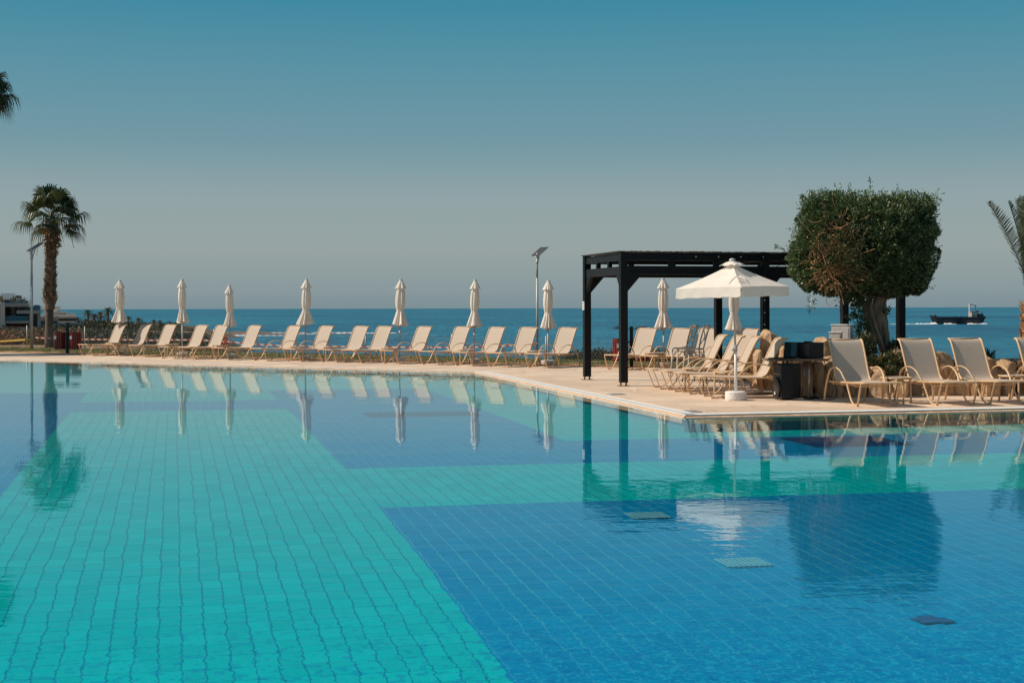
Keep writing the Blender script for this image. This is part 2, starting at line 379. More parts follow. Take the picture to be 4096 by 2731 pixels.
mb.add([(E0.x-30, NEAR+.001, 0), (E0.x, NEAR+.001, 0), (E0.x, E0.y, 0), (E0.x-30, E0.y+18, 0)], [(0, 1, 2, 3)])
mb.add([(E3.x, NEAR+.001, 0), (60, NEAR+.001, 0), (60, E3.y, 0), (E3.x, E3.y, 0)], [(0, 1, 2, 3)])
tag(mb.build('pool_deck', STONE), kind='structure')
COPING = mat('waterline_coping', (.72, .44, .27), .6, var=.2, scale=7)
mb = MB(); mw = MB()
for a, b in ((E0, E1), (E1, E2), (E2, E3), (E3, Vector((E3.x, NEAR))), (Vector((E3.x, NEAR)), Vector((E0.x, NEAR))), (Vector((E0.x, NEAR)), E0)):
    n_ = (b-a).normalized(); n_ = Vector((-n_.y, n_.x)); n_ = n_ if (Vector((0, 12))-a).dot(n_) > 0 else -n_; q_ = n_*.05
    mb.add([(a.x, a.y, -.002), (a.x+q_.x, a.y+q_.y, -.028), (b.x+q_.x, b.y+q_.y, -.028), (b.x, b.y, -.002)], [(0, 1, 2, 3)])
    mb.add([(a.x+q_.x, a.y+q_.y, -.028), (a.x+q_.x, a.y+q_.y, -.10), (b.x+q_.x, b.y+q_.y, -.10), (b.x+q_.x, b.y+q_.y, -.028)], [(0, 1, 2, 3)])
    mw.add([loc_(a.x, a.y, -.10), loc_(a.x, a.y, -3), loc_(b.x, b.y, -3), loc_(b.x, b.y, -.10)], [(0, 1, 2, 3)])
tag(mb.build('pool_coping', COPING), kind='structure')
def wall_tile():
    m = bpy.data.materials.new('pool_wall_tiles'); g = NG(m); b = g.N['Principled BSDF']; tc = g.N.new('ShaderNodeTexCoord'); o = tc.outputs['Object']
    sp = g.N.new('ShaderNodeSeparateXYZ'); g.L.new(o, sp.inputs[0])
    def ln(c, st, wd): return g.gt(g.m('ABSOLUTE', g.m('SUBTRACT', g.m('FRACT', g.m('DIVIDE', g.m('ADD', c, 100), st)), .5)), .5-wd/st/2)
    gr = g.OR(g.AND(ln(sp.outputs[0], .25, .012), g.lt(g.m('ABSOLUTE', sp.outputs[1]), .05)), g.AND(ln(sp.outputs[1], .25, .012), g.gt(g.m('ABSOLUTE', sp.outputs[1]), .05)), ln(sp.outputs[2], .06, .004))
    c = g.mix(gr, (.02, .27, .34), (.0, .12, .2)); g.L.new(c, b.inputs[0]); b.inputs['Roughness'].default_value = .5; return m
tag(mw.build('pool_wall_lining', wall_tile(), loc=(P3.x, P3.y, 0), rot=(0, 0, R(13.3))), kind='structure')
# white overflow grating: slats across a strip
GRATE = mat('white_grating', (.80, .76, .72), .5, var=.04)
GRATEBED = mat('grating_bed', (.62, .58, .54), .7)
def grate_strip(a, b, wd, nrm):
    bed = MB(); sl = MB(); d = (b-a); ln = d.length; d = d.normalized()
    q = [a+nrm*.005, b+nrm*.005, b+nrm*wd, a+nrm*wd]
    bed.add([(p.x, p.y, .004) for p in q], [(0, 1, 2, 3)])
    k = int(ln/.045); k = min(k, 480)
    st = ln/k
    for i in range(k):
        c = a+d*(st*(i+.5)); p = c+nrm*.02; r = c+nrm*(wd-.01)
        sl.bar((p.x, p.y, .010), (r.x, r.y, .010), st*.70, .008)
    for off in (.012, wd-.008):
        p = a+nrm*off; r = b+nrm*off; sl.bar((p.x, p.y, .012), (r.x, r.y, .012), .02, .012)
    root = sl.build('overflow_grate', GRATE); bed.build('grate_bed', GRATEBED, root); return root
def out_n(a, b, ref):
    d = (b-a).normalized(); n = Vector((-d.y, d.x)); return n if (ref-a).dot(n) > 0 else -n
for a, b, wd, lab in ((P2+AD*26, E1, .16, 'thin white grating along the far pool edge below the long lounger row'), (E1, E2, .25, 'white overflow grating along the receding pool edge before the pergola'), (E2, E2+CD*17, .30, 'white overflow grating along the pool edge before the right loungers')):
    tag(grate_strip(a, b, wd, out_n(a, b, Vector((10, 45)))), lab, 'pool grating', 'white overflow gratings round the pool')
for (u, v, lab) in ((2465, 1577, 'small grey skimmer lid in the paving before the pergola posts'), (2759, 1646, 'small grey skimmer lid in the paving near the pool corner')):
    p = gnd(u, v); e = MB(); e.box(-.14, .14, -.14, .14, .002, .010); o = e.build('skimmer_lid', mat('lid_plastic', (.28, .30, .33), .5), loc=p, rot=(0, 0, R(13))); tag(o, lab, 'drain lid', 'skimmer lids in the paving')
    r = MB(); r.lathe([(.10, .0105), (.10, .013), (.085, .013), (.085, .0105)], 20, cap=False); r.build('lid_ring', STEEL, o)
# drains on the pool floor
DRAIN = mat('white_drain_grid', (.13, .43, .50), .5, var=.05)
for (cx, cy_, w_, lab) in ((-2.86, -6.60, .34, 'pale square drain grid on the blue floor, beside the parasol reflection'), (-2.78, -8.68, .34, 'pale square drain grid on the blue floor, the one nearer the front')):
    p = Vector((P3.x, P3.y))+CD*cx+BD*(cy_-.067*(cx+5.2)); y = p.y
    e = MB(); h = w_/2
    for i in range(9):
        a = -h+w_*i/8; e.box(a-.009, a+.009, -h, h, 0, .002); e.box(-h, h, a-.009, a+.009, .0005, .0025)
    tag(e.build('floor_drain', DRAIN, loc=(p.x, y, WATER_Z-apparent_depth(y)+.006), rot=(0, 0, R(11))), lab, 'pool drain', 'pale drains on the pool floor')
p = Vector((P3.x, P3.y))+CD*-2.22+BD*(-10.70)
e = MB(); e.box(-.10, .06, -.07, .09, 0, .003); e.box(.03, .13, -.10, .03, .0005, .0035); e.box(-.02, .09, .03, .12, .001, .004)
tag(e.build('dark_floor_patch', mat('navy_patch', (.004, .03, .13), .6), loc=(p.x, p.y, WATER_Z-apparent_depth(p.y)+.006), rot=(0, 0, R(20))), 'small dark blue patch on the blue pool floor at lower right', 'inlet cover')  # flat dark blue patch just above the floor tiles

# ------------------------------------------------------------------ terrain beyond the deck
def sstep(a, b, x):
    t = min(1, max(0, (x-a)/(b-a))); return t*t*(3-2*t)
def world_ad(a, d): p = BA+BDIR*a+BN*d; return p.x, p.y
def ground_z(x, y):
    d = (Vector((x, y))-BA).dot(BN)
    if d < -2: return -3.0
    if d < 6.2: return -.03-.004*max(d, 0)
    q = d-6.2
    zl = -.06-14*(q/900)**1.25 - .8*sstep(.0, 60, q)*(.5+noise.noise((x*.02, y*.02, 0)))
    bench = sstep(7, 12, x); zr = -.06-.85*bench-min(26, max(0, q-20*bench)*1.3)
    m = sstep(-1, 1, (-.205*y-x+8*noise.noise((x*.02, y*.02, 5)))/(3+.02*y))
    if d > 950: m *= 1-sstep(950, 1020, d)
    return zr*(1-m)+zl*m
al = [-60, -40, -25, -16]+[-12+i*1.5 for i in range(46)]+[60+8*i for i in range(20)]+[230+30*i for i in range(30)]
dl = [-8, -4, -2.2, -1.5, -1, -.5, 0, .5, 1, 2, 3, 4, 5, 6, 6.5, 7, 8, 10, 13, 17, 22, 30, 40, 55, 75, 100, 140, 190, 250, 320, 400, 500, 600, 700, 800, 860, 920, 960, 1000, 1040]
def terrain_material():
    m = bpy.data.materials.new('coastal_soil'); g = NG(m); b = g.N['Principled BSDF']; tc = g.N.new('ShaderNodeTexCoord'); o = tc.outputs['Object']
    n1 = g.noise(o, .35, 6); n2 = g.noise(o, 3.0, 5)
    c = g.mix(n2, (.20, .105, .05), (.36, .22, .12)); c = g.mix(g.m('MULTIPLY', g.gt(n1, .52), .7), c, (.055, .07, .03))
    g.L.new(c, b.inputs[0]); b.inputs['Roughness'].default_value = .95; return m
mb = MB(); mb.sheet([[(lambda q: (q[0], q[1], ground_z(*q)))(world_ad(a, d)) for a in al] for d in dl])
tag(mb.build('ground', terrain_material()), kind='structure')
# soil strip and lawn
SOIL = mat('orange_soil', (.30, .13, .045), .95, var=.5, scale=5, col2=(.36, .20, .09), bump=.03, bscale=14)
mb = MB(); rows = []
for d in (-.05, .25, .55, .9):
    rows.append([(lambda q: (q[0], q[1], .004+.03*sstep(0, .3, d)*(.6+noise.noise((q[0]*2, q[1]*2, 3)))))(world_ad(a*.5, d+.25*noise.noise((a*.6, 0, 2))*(d > .1))) for a in range(-22, 110)])
mb.sheet(rows); tag(mb.build('soil_border', SOIL), kind='structure')
GRASS = leafmat('lawn_blades', (.06, .10, .022), (.15, .20, .05), .6, .35)
mb = MB(); rg = random.Random(3)
for i in range(42000):
    a = rg.uniform(-8, 48); d = rg.betavariate(1.1, 1.4)*6.1+.25+.35*noise.noise((a*.7, 1, 7))
    if a < 3 and d < 1.0+.8*noise.noise((a*.5, 3, 3)) and rg.random() < .7: continue
    x, y = world_ad(a, d); h = rg.uniform(.025, .06); an = rg.uniform(0, 6.28); w_ = .012
    z = ground_z(x, y)
    mb.add([(x-cos(an)*w_, y-sin(an)*w_, z), (x+cos(an)*w_, y+sin(an)*w_, z), (x+rg.uniform(-.04, .04), y+rg.uniform(-.04, .04), z+h)], [(0, 1, 2)])
tag(mb.build('lawn_grass', GRASS), kind='stuff')

# ------------------------------------------------------------------ sun loungers
def rails(pts, y): return [(p[0], y, p[1]) for p in pts]
def sling_rows(pts, hw, sag):
    rows = []
    for i, (x, z) in enumerate(pts): rows.append([(x, hw*t, z-sag*(1-t*t)) for t in (-1, -.5, 0, .5, 1)])
    return rows
def make_lounger(arms):
    root = empty('sun_lounger', (0, 0, 0))
    hw = .31
    # seat frame: two rails joined by a rounded foot bar
    path = [(1.50, -hw, .335), (1.1, -hw, .345), (.5, -hw, .355), (.10, -hw, .372), (.03, -hw+.015, .372), (.0, -hw+.06, .37), (0, 0, .37), (0, hw-.06, .37), (.03, hw-.015, .372), (.10, hw, .372), (.5, hw, .355), (1.1, hw, .345), (1.50, hw, .335)]
    f = MB(); f.tube(spline(path, 4), .0155, 8, flat=.9)
    for x in (.42, .92, 1.30): f.tube(spline([(x, -hw, .345), (x, -hw+.06, .305), (x, 0, .30), (x, hw-.06, .305), (x, hw, .345)], 4), .011, 6)
    f.build('seat_frame', FRAME, root, smooth=True)
    for y in (-hw-.006, hw+.006):
        sg = 1 if y > 0 else -1
        lg = MB(); lg.tube(spline(rails([(.045, .355), (.09, .25), (.145, .10), (.185, .035), (.25, .014), (.34, .03), (.44, .10), (.53, .22), (.60, .335)], y), 4), .0165, 8, flat=.62)
        lo = lg.build('leg', FRAME, root, smooth=True)
        pd = MB(); pd.box(.175, .235, y-.019, y+.019, 0, .035); pd.build('foot_cap', FRAME, lo)
        if arms:
            am = MB(); yy = y+sg*.012
            am.tube(spline([(.60, y, .335), (.68, yy+sg*.01, .43), (.79, yy+sg*.02, .525), (.93, yy+sg*.03, .575), (1.08, yy+sg*.03, .575), (1.22, yy+sg*.03, .52), (1.34, yy+sg*.02, .40), (1.43, yy+sg*.02, .22), (1.50, yy+sg*.02, .0)], 4), .018, 8, flat=.6)
            am.build('armrest', FRAME, root, smooth=True)
        else:
            lg = MB(); lg.tube(spline(rails([(.86, .345), (.96, .22), (1.04, .10), (1.11, .03), (1.18, .012), (1.27, .035), (1.36, .12), (1.44, .24), (1.49, .33)], y), 4), .0165, 8, flat=.62)
            lo = lg.build('leg', FRAME, root, smooth=True)
            pd = MB(); pd.box(1.13, 1.19, y-.019, y+.019, 0, .03); pd.build('foot_cap', FRAME, lo)
    bk = [(1.06, .362), (1.115, .385), (1.16, .44), (1.205, .53), (1.26, .65), (1.325, .79), (1.385, .91), (1.425, .975), (1.46, 1.005), (1.505, 1.015)]
    bf = MB(); hb = .285
    p = [(x, -hb, z) for x, z in bk]+[(1.515, 0, 1.012)]+[(x, hb, z) for x, z in bk[::-1]]
    bf.tube(spline(rails(bk, -hb), 3), .016, 8, flat=1.2); bf.tube(spline(rails(bk, hb), 3), .016, 8, flat=1.2); bf.tube([(1.505, -hb, 1.015), (1.505, hb, 1.015)], .014, 8)
    bf.build('back_frame', FRAME, root, smooth=True)
    pr = MB()
    for y in (-.2, .2): pr.tube([(1.305, y, .67), (1.48, y, .335)], .009, 6)
    pr.tube([(1.48, -.29, .335), (1.48, .29, .335)], .009, 6); pr.build('prop_bar', STEEL if False else FRAME, root, smooth=True)
    pc = [Vector((x, 0, z)) for x, z in bk]; sp = spline(pc, 3)
    sb = MB(); sb.sheet(sling_rows([(q.x, q.z) for q in sp], hb, .012)); sb.build('backrest', SLING, root, smooth=True)
    ss = MB(); ss.sheet(sling_rows([(.012, .376), (.1, .384), (.3, .372), (.5, .368), (.7, .366), (.9, .364), (1.06, .362)], hw-.008, .012)); ss.build('seat', SLING, root, smooth=True)
    return root
LG = {True: make_lounger(True), False: make_lounger(False)}
used = {True: False, False: False}
rl = random.Random(11)
def place_lounger(p, ang, arms, label, group, sc_=1.0):
    o = LG[arms] if not used[arms] else copy_tree(LG[arms]); used[arms] = True
    d = Vector((cos(ang), sin(ang)))
    o.location = (p.x-d.x*.2*sc_, p.y-d.y*.2*sc_, 0); o.rotation_euler = (0, 0, ang); o.scale = (sc_,)*3
    return tag(o, label, 'sun lounger', group)
G1 = 'beige sun loungers in the long row by the far pool edge'
row = [(352, 1422.5, 0, 'armless beige sun lounger next to the twin litter bin and palm'),
 (456, 1422.5, 0, 'armless beige sun lounger second from the bins, right of the leftmost parasol'),
 (557, 1426.5, 0, 'armless beige sun lounger just left of the second closed parasol from the left'),
 (675, 1434.5, 0, 'armless beige sun lounger just right of the second closed parasol from the left'),
 (756, 1436.5, 0, 'armless beige sun lounger whose back nearly touches the shortest closed parasol'),
 (890, 1439, 0, 'armless beige sun lounger just right of the shortest closed parasol'),
 (1044, 1443, 1, 'first sun lounger with arms from the left, left of the fourth parasol'),
 (1177, 1445.5, 1, 'beige sun lounger with arms just right of the fourth parasol from the left'),
 (1318, 1449, 0, 'left one of two adjoining armless sun loungers in the middle of the row'),
 (1414, 1451, 0, 'right one of two adjoining armless sun loungers in the middle of the row'),
 (1566, 1454.5, 1, 'beige sun lounger with a dark parasol shadow on its back corner'),
 (1722, 1458.5, 1, 'beige sun lounger with arms just left of the sixth parasol from the left'),
 (1858, 1463.5, 1, 'beige sun lounger with arms just right of the sixth parasol from the left'),
 (1995, 1467, 1, 'beige sun lounger with arms beside the grey solar lamp post'),
 (2152, 1471, 1, 'beige sun lounger with arms at the right end of the row, left of the pergola'),
 (-185, 1409, 1, 'beige sun lounger cut off by the left photo edge, only a leg showing')]
for u, v, ar, lab in row: place_lounger(gnd(u, v), R(48+rl.uniform(-3, 3)), bool(ar), lab, G1)
G2 = 'beige sun loungers behind the black pergola'
for u, v, lab in ((2473, 1478.5, 'beige sun lounger between the black pergola front posts, by the second litter bin'), (2615, 1482, 'beige sun lounger behind the tall bar chairs, right of the pergola parasol'), (2722, 1484, 'beige sun lounger half hidden behind a rear pergola post'), (2880, 1488, 'beige sun lounger at the back behind the open parasol pole')):
    place_lounger(gnd(u, v), R(48+rl.uniform(-1, 1)), True, lab, G2)
G3 = 'beige sun loungers crowded under the open parasol'
for x, y, a, lab in ((2.80, 27.45, 5, 'rearmost of the four loungers crowded left of the speaker'), (2.98, 26.62, 5, 'second rearmost of the four loungers crowded left of the speaker'), (3.16, 25.85, 4, 'second nearest of the four loungers crowded left of the speaker'), (3.38, 24.62, 4, 'nearest sun lounger behind the open parasol base, left of the speaker')):
    place_lounger(Vector((x, y)), R(a), True, lab, G3)
G4 = 'taupe sun loungers facing the pool by the boulders'
for x, y, a, lab in ((5.68, 22.33, 99, 'sun lounger facing the pool right beside the speaker table'), (6.97, 22.55, 103, 'sun lounger facing the pool with boulder shadows on its back'), (7.87, 22.75, 103, 'sun lounger facing the pool directly below the cargo ship'), (9.05, 22.95, 103, 'sun lounger facing the pool cut by the right photo edge')):
    place_lounger(Vector((x, y)), R(a), True, lab, G4)

# ------------------------------------------------------------------ round side tables
def make_table():
    root = empty('side_table', (0, 0, 0))
    t = MB(); t.lathe([(.225, .405), (.25, .398), (.255, .41), (.25, .424), (.225, .424), (.225, .405)], 28, cap=False); tp = t.build('table_rim', FRAME, root, smooth=False)
    g = MB(); g.lathe([(.225, .408), (.226, .420)], 28); g.build('glass_top', GLASSTOP, root)
    for k in range(4):
        a = pi/4+k*pi/2; l = MB(); c, s_ = cos(a), sin(a)
        l.tube(spline([(c*.16, s_*.16, .40), (c*.215, s_*.215, .385), (c*.235, s_*.235, .33), (c*.245, s_*.245, .0)], 4), .017, 8); l.build('leg', FRAME, root, smooth=True)
    return root
TB = make_table(); first = True
G5 = 'round side tables between the loungers'
for u, v, lab in ((453, 1370, 'side table between the two leftmost loungers of the row'), (686, 1375, 'side table at the foot of the second closed parasol'), (880, 1380, 'side table at the foot of the shortest closed parasol'), (1189, 1385, 'side table at the foot of the fourth closed parasol'), (1322, 1387, 'side table behind the middle pair of armless loungers, left one'),
    (1556, 1392, 'side table left of the lounger carrying a dark parasol shadow'), (1865, 1397, 'side table at the foot of the sixth closed parasol'), (2145, 1402, 'side table in front of the grey solar lamp post'), (2618, 1410, 'side table beside the closed parasol under the pergola'), (2783, 1470, 'side table standing among the rear crowded loungers'), (2912, 1484, 'side table just left of the open parasol pole'),
    (3586, 1508, 'glass topped side table between the two right loungers near the tree'), (4056, 1500, 'glass topped side table at the right photo edge')):
    p = gnd(u, v, .42); o = TB if first else copy_tree(TB); first = False
    o.location = (p.x, p.y, 0); o.rotation_euler = (0, 0, rl.uniform(0, 1.5)); tag(o, lab, 'side table', G5)

# ------------------------------------------------------------------ closed parasols
def closed_parasol(u, vb, vt, seed, label, base='tub', fl=1.0, lean=0.0):
    r = random.Random(seed); g = gnd(u, vb); Y = g.y+.95; x = (u-2048)/F*Y
    H = CZ-(vt-vh(u))/F*Y; k = min(1.25, max(.95, H/2.27))
    root = empty('closed_parasol', (x, Y, 0), 0, label, 'parasol', 'closed cream parasols along the deck')
    pm = MB(); pm.tube([(0, 0, .05), (lean*.3, 0, H*.42)], .021, 10); pm.tube([(lean*.3, 0, H*.42), (lean, 0, H-.03)], .016, 10); pm.build('pole', POLE, root, smooth=True)
    kn = MB(); kn.lathe([(.026, H*.40), (.03, H*.41), (.03, H*.45), (.024, H*.46)], 12); kn.box(-.065, -.02, -.012, .012, H*.42, H*.445); kn.build('crank_knob', POLE, root)
    prof = [(-.02, .035, .0), (-.06, .05, .1), (-.14, .085, .25), (-.22, .12, .4), (-.245, .128, .42), (-.19, .05, .15), (-.25, .078, .22), (-.36, .095, .28), (-.5, .103, .26), (-.64, .104, .26), (-.76, .095, .28), (-.84, .078, .22), (-.855, .074, .18), (-.90, .085, .3), (-1.0, .112, .5), (-1.1, .142, .6), (-1.2, .17, .65), (-1.27, .188, .62)]
    n = 80; folds = r.choice([8, 8, 9]); ph = [r.uniform(0, 6.28) for _ in range(6)]; amp = [r.uniform(.6, 1.2) for _ in range(folds)]
    def ring(dz, rad, fa):
        out = []
        for j in range(n):
            a = 2*pi*j/n; w = a+.28*sin(2*a+ph[2])+.16*sin(3*a+ph[3]); i = int((w+ph[0]) % (2*pi)/(2*pi)*folds) % folds
            fv = abs(sin((w+ph[0])*folds/2)); md = 1-fa*.95*amp[i]*(1-fv)+.16*fa*sin(2*a+ph[1])+.05*sin(a+ph[4]+dz*4)
            tw = .25*dz; z = H+dz*k
            if dz < -1.25: z += .06*k*fv*amp[i]-.03+.02*sin(a+ph[5])
            if -.25 < dz < -.2: z += .03*(1-fv)
            q = a+tw; off = lean*(1+dz/ H)
            out.append((off+1.27*rad*k**.5*fl*md*cos(q), 1.27*rad*k**.5*fl*md*sin(q), z))
        return out
    def surf(pr):
        b = MB(); rings = [ring(*q) for q in pr]; m = len(rings)
        b.add([p for q in rings for p in q], [(i*n+j, i*n+(j+1) % n, (i+1)*n+(j+1) % n, (i+1)*n+j) for i in range(m-1) for j in range(n)]); return b
    surf(prof[5:]).build('canopy', CANVAS, root, smooth=True)
    surf(prof[:5]).build('top_vent', CANVAS, root, smooth=True)
    tie = MB(); rr = .092*k**.5*fl; zt = H-.85*k; tie.lathe([(rr, zt-.012), (rr+.004, zt), (rr, zt+.012)], 24, c=(lean*.6, 0), cap=False); tie.build('tie_strap', CANVAS, root)
    cp = MB(); cp.lathe([(.046, H-.03), (.048, H-.005), (.035, H+.015), (.0, H+.02)], 16, c=(lean, 0)); cp.build('finial_cap', POLE, root, smooth=True)
    bs = MB(); 
    if base == 'tub': bs.lathe([(.13, .0), (.155, .02), (.185, .115), (.175, .125), (.04, .12)], 20)
    else: bs.box(-.19, .19, -.16, .16, 0, .13)
    bs.build('base', CONC, root)
    return root
for i, (u, vb, vt, lab, bs, fl) in enumerate(((478, 1422, 1122, 'leftmost closed cream parasol, beside the palm and twin litter bin', 'tub', 1.15), (729, 1429, 1118, 'second closed cream parasol from the left, slim', 'tub', 1.0), (921, 1436, 1142, 'shortest closed cream parasol, third from the left', 'tub', 1.0), (1220, 1443, 1118, 'fourth closed cream parasol from the left', 'tub', 1.05), (1597, 1451, 1119, 'fifth closed cream parasol, flaring widest at its hem', 'box', 1.12),
      (1896, 1458, 1120, 'sixth closed cream parasol from the left', 'tub', 1.0), (2191, 1465, 1123, 'closed cream parasol just right of the solar lamp post', 'tub', 1.08), (2655, 1476, 1115, 'closed cream parasol seen through the black pergola', 'tub', 1.0), (2938, 1486, 1119, 'closed cream parasol behind the pole of the open parasol', 'tub', 1.0))):
    closed_parasol(u, vb, vt, 20+i, lab, bs, fl, (rl.uniform(-.05, .05)))

# ------------------------------------------------------------------ open parasol
def open_parasol():
    g = gnd(2943, 1600); root = empty('open_parasol', (g.x, g.y, 0), 0, 'open square cream parasol with a white round base by the pool', 'parasol')
    b = MB(); b.lathe([(.172, 0), (.178, .02), (.178, .135), (.165, .148), (.03, .148)], 32); b.build('base', CONC, root, smooth=False)
    p = MB(); p.tube([(0, 0, .14), (-.005, 0, .84)], .024, 12); p.build('pole', WHITEPOLE, root, smooth=True)
    p = MB(); p.tube([(-.005, 0, .80), (-.06, 0, 2.24)], .018, 12); p.build('upper_pole', POLE, root, smooth=True)
    k = MB(); k.lathe([(.03, .80), (.033, .81), (.033, .90), (.026, .92)], 14, c=(-.006, 0)); k.lathe([(.028, .82), (.028, .86)], 12, c=(-.05, -.01)); k.build('crank_knob', POLE, root)
    Rr = .955; tilt = .022; ox = -.055
    def P(x, y, z): return (ox+x, y, z+tilt*x)
    rim, apex = 1.875, 2.275
    cn = [(0, -Rr), (Rr, 0), (0, Rr), (-Rr, 0)]
    cv = MB(); va = MB()
    r = random.Random(4)
    for i in range(4):
        a, c = Vector(cn[i]), Vector(cn[(i+1) % 4]); rows = []
        m = 10
        for q in range(m+1):
            t = q/m; rr = []
            for s_ in range(m+1):
                e = a.lerp(c, s_/m); pnt = e*t; edge = 4*(s_/m)*(1-s_/m)
                z = apex+(rim-apex)*t - .035*edge*t*(1-t)*2 + .0 - .02*sin(pi*t)
                pull = 1-.04*edge*t
                rr.append(P(pnt.x*pull, pnt.y*pull, z+.012*edge*t*t))
            rows.append(rr)
        cv.sheet(rows)
        vr = []
        for q in range(4):
            t = q/3; rr = []
            for s_ in range(17):
                f = .015+.97*s_/16; e = a.lerp(c, f); edge = 4*f*(1-f); pull = 1-.04*edge
                out = (1+.012*t)*pull; cor = min(1, min(f, 1-f)/.05)
                z = rim+.012*edge-.165*t*(.9+.1*cor)+.006*sin(f*23+i)*t
                rr.append(P(e.x*out+.006*sin(f*31+i*2)*t, e.y*out+.006*sin(f*27)*t, z))
            vr.append(rr)
        va.sheet(vr)
    c_ = cv.build('canopy', CANVAS, root, smooth=False); va.build('valance', CANVAS, root, smooth=True)
    vt = MB(); q4 = [Vector((x*.235, y*.235)) for x, y in cn]; rows = []
    for i in range(4):
        a, c = q4[i], q4[(i+1) % 4]
        vt.sheet([[P(0, 0, 2.335)]*9, [P(a.lerp(c, s_/8).x*.5, a.lerp(c, s_/8).y*.5, 2.30) for s_ in range(9)], [P(a.lerp(c, s_/8).x, a.lerp(c, s_/8).y, 2.235+.03*abs(sin(s_/8*pi*2))) for s_ in range(9)]])
    vt.build('top_vent', CANVAS, root, smooth=True)
    fc = MB(); fc.lathe([(.05, 2.31), (.055, 2.335), (.045, 2.36), (.0, 2.37)], 16, c=(ox, 0)); fc.build('finial_cap', POLE, root, smooth=True)
    for x, y in cn:
        rb = MB(); rb.bar(P(0, 0, apex-.075), P(x*.96, y*.96, rim-.045), .018, .02); rb.bar(P(0, 0, 1.72), P(x*.5, y*.5, apex-.03+(rim-apex)*.5), .012, .015); rb.build('rib', POLE, root)
    st = MB()
    for sx in (-1, 1):
        pts = spline([P(0, -.60, 2.045), P(.04*sx, -.66, 2.045), P(.10*sx, -.72, 2.005), P(.17*sx, -.72, 1.93)], 5)
        st.sheet([[(q.x, q.y-.01, q.z+.012), (q.x, q.y-.01, q.z-.012)] for q in pts])
    st.build('tie_strap', CANVAS, root)
open_parasol()

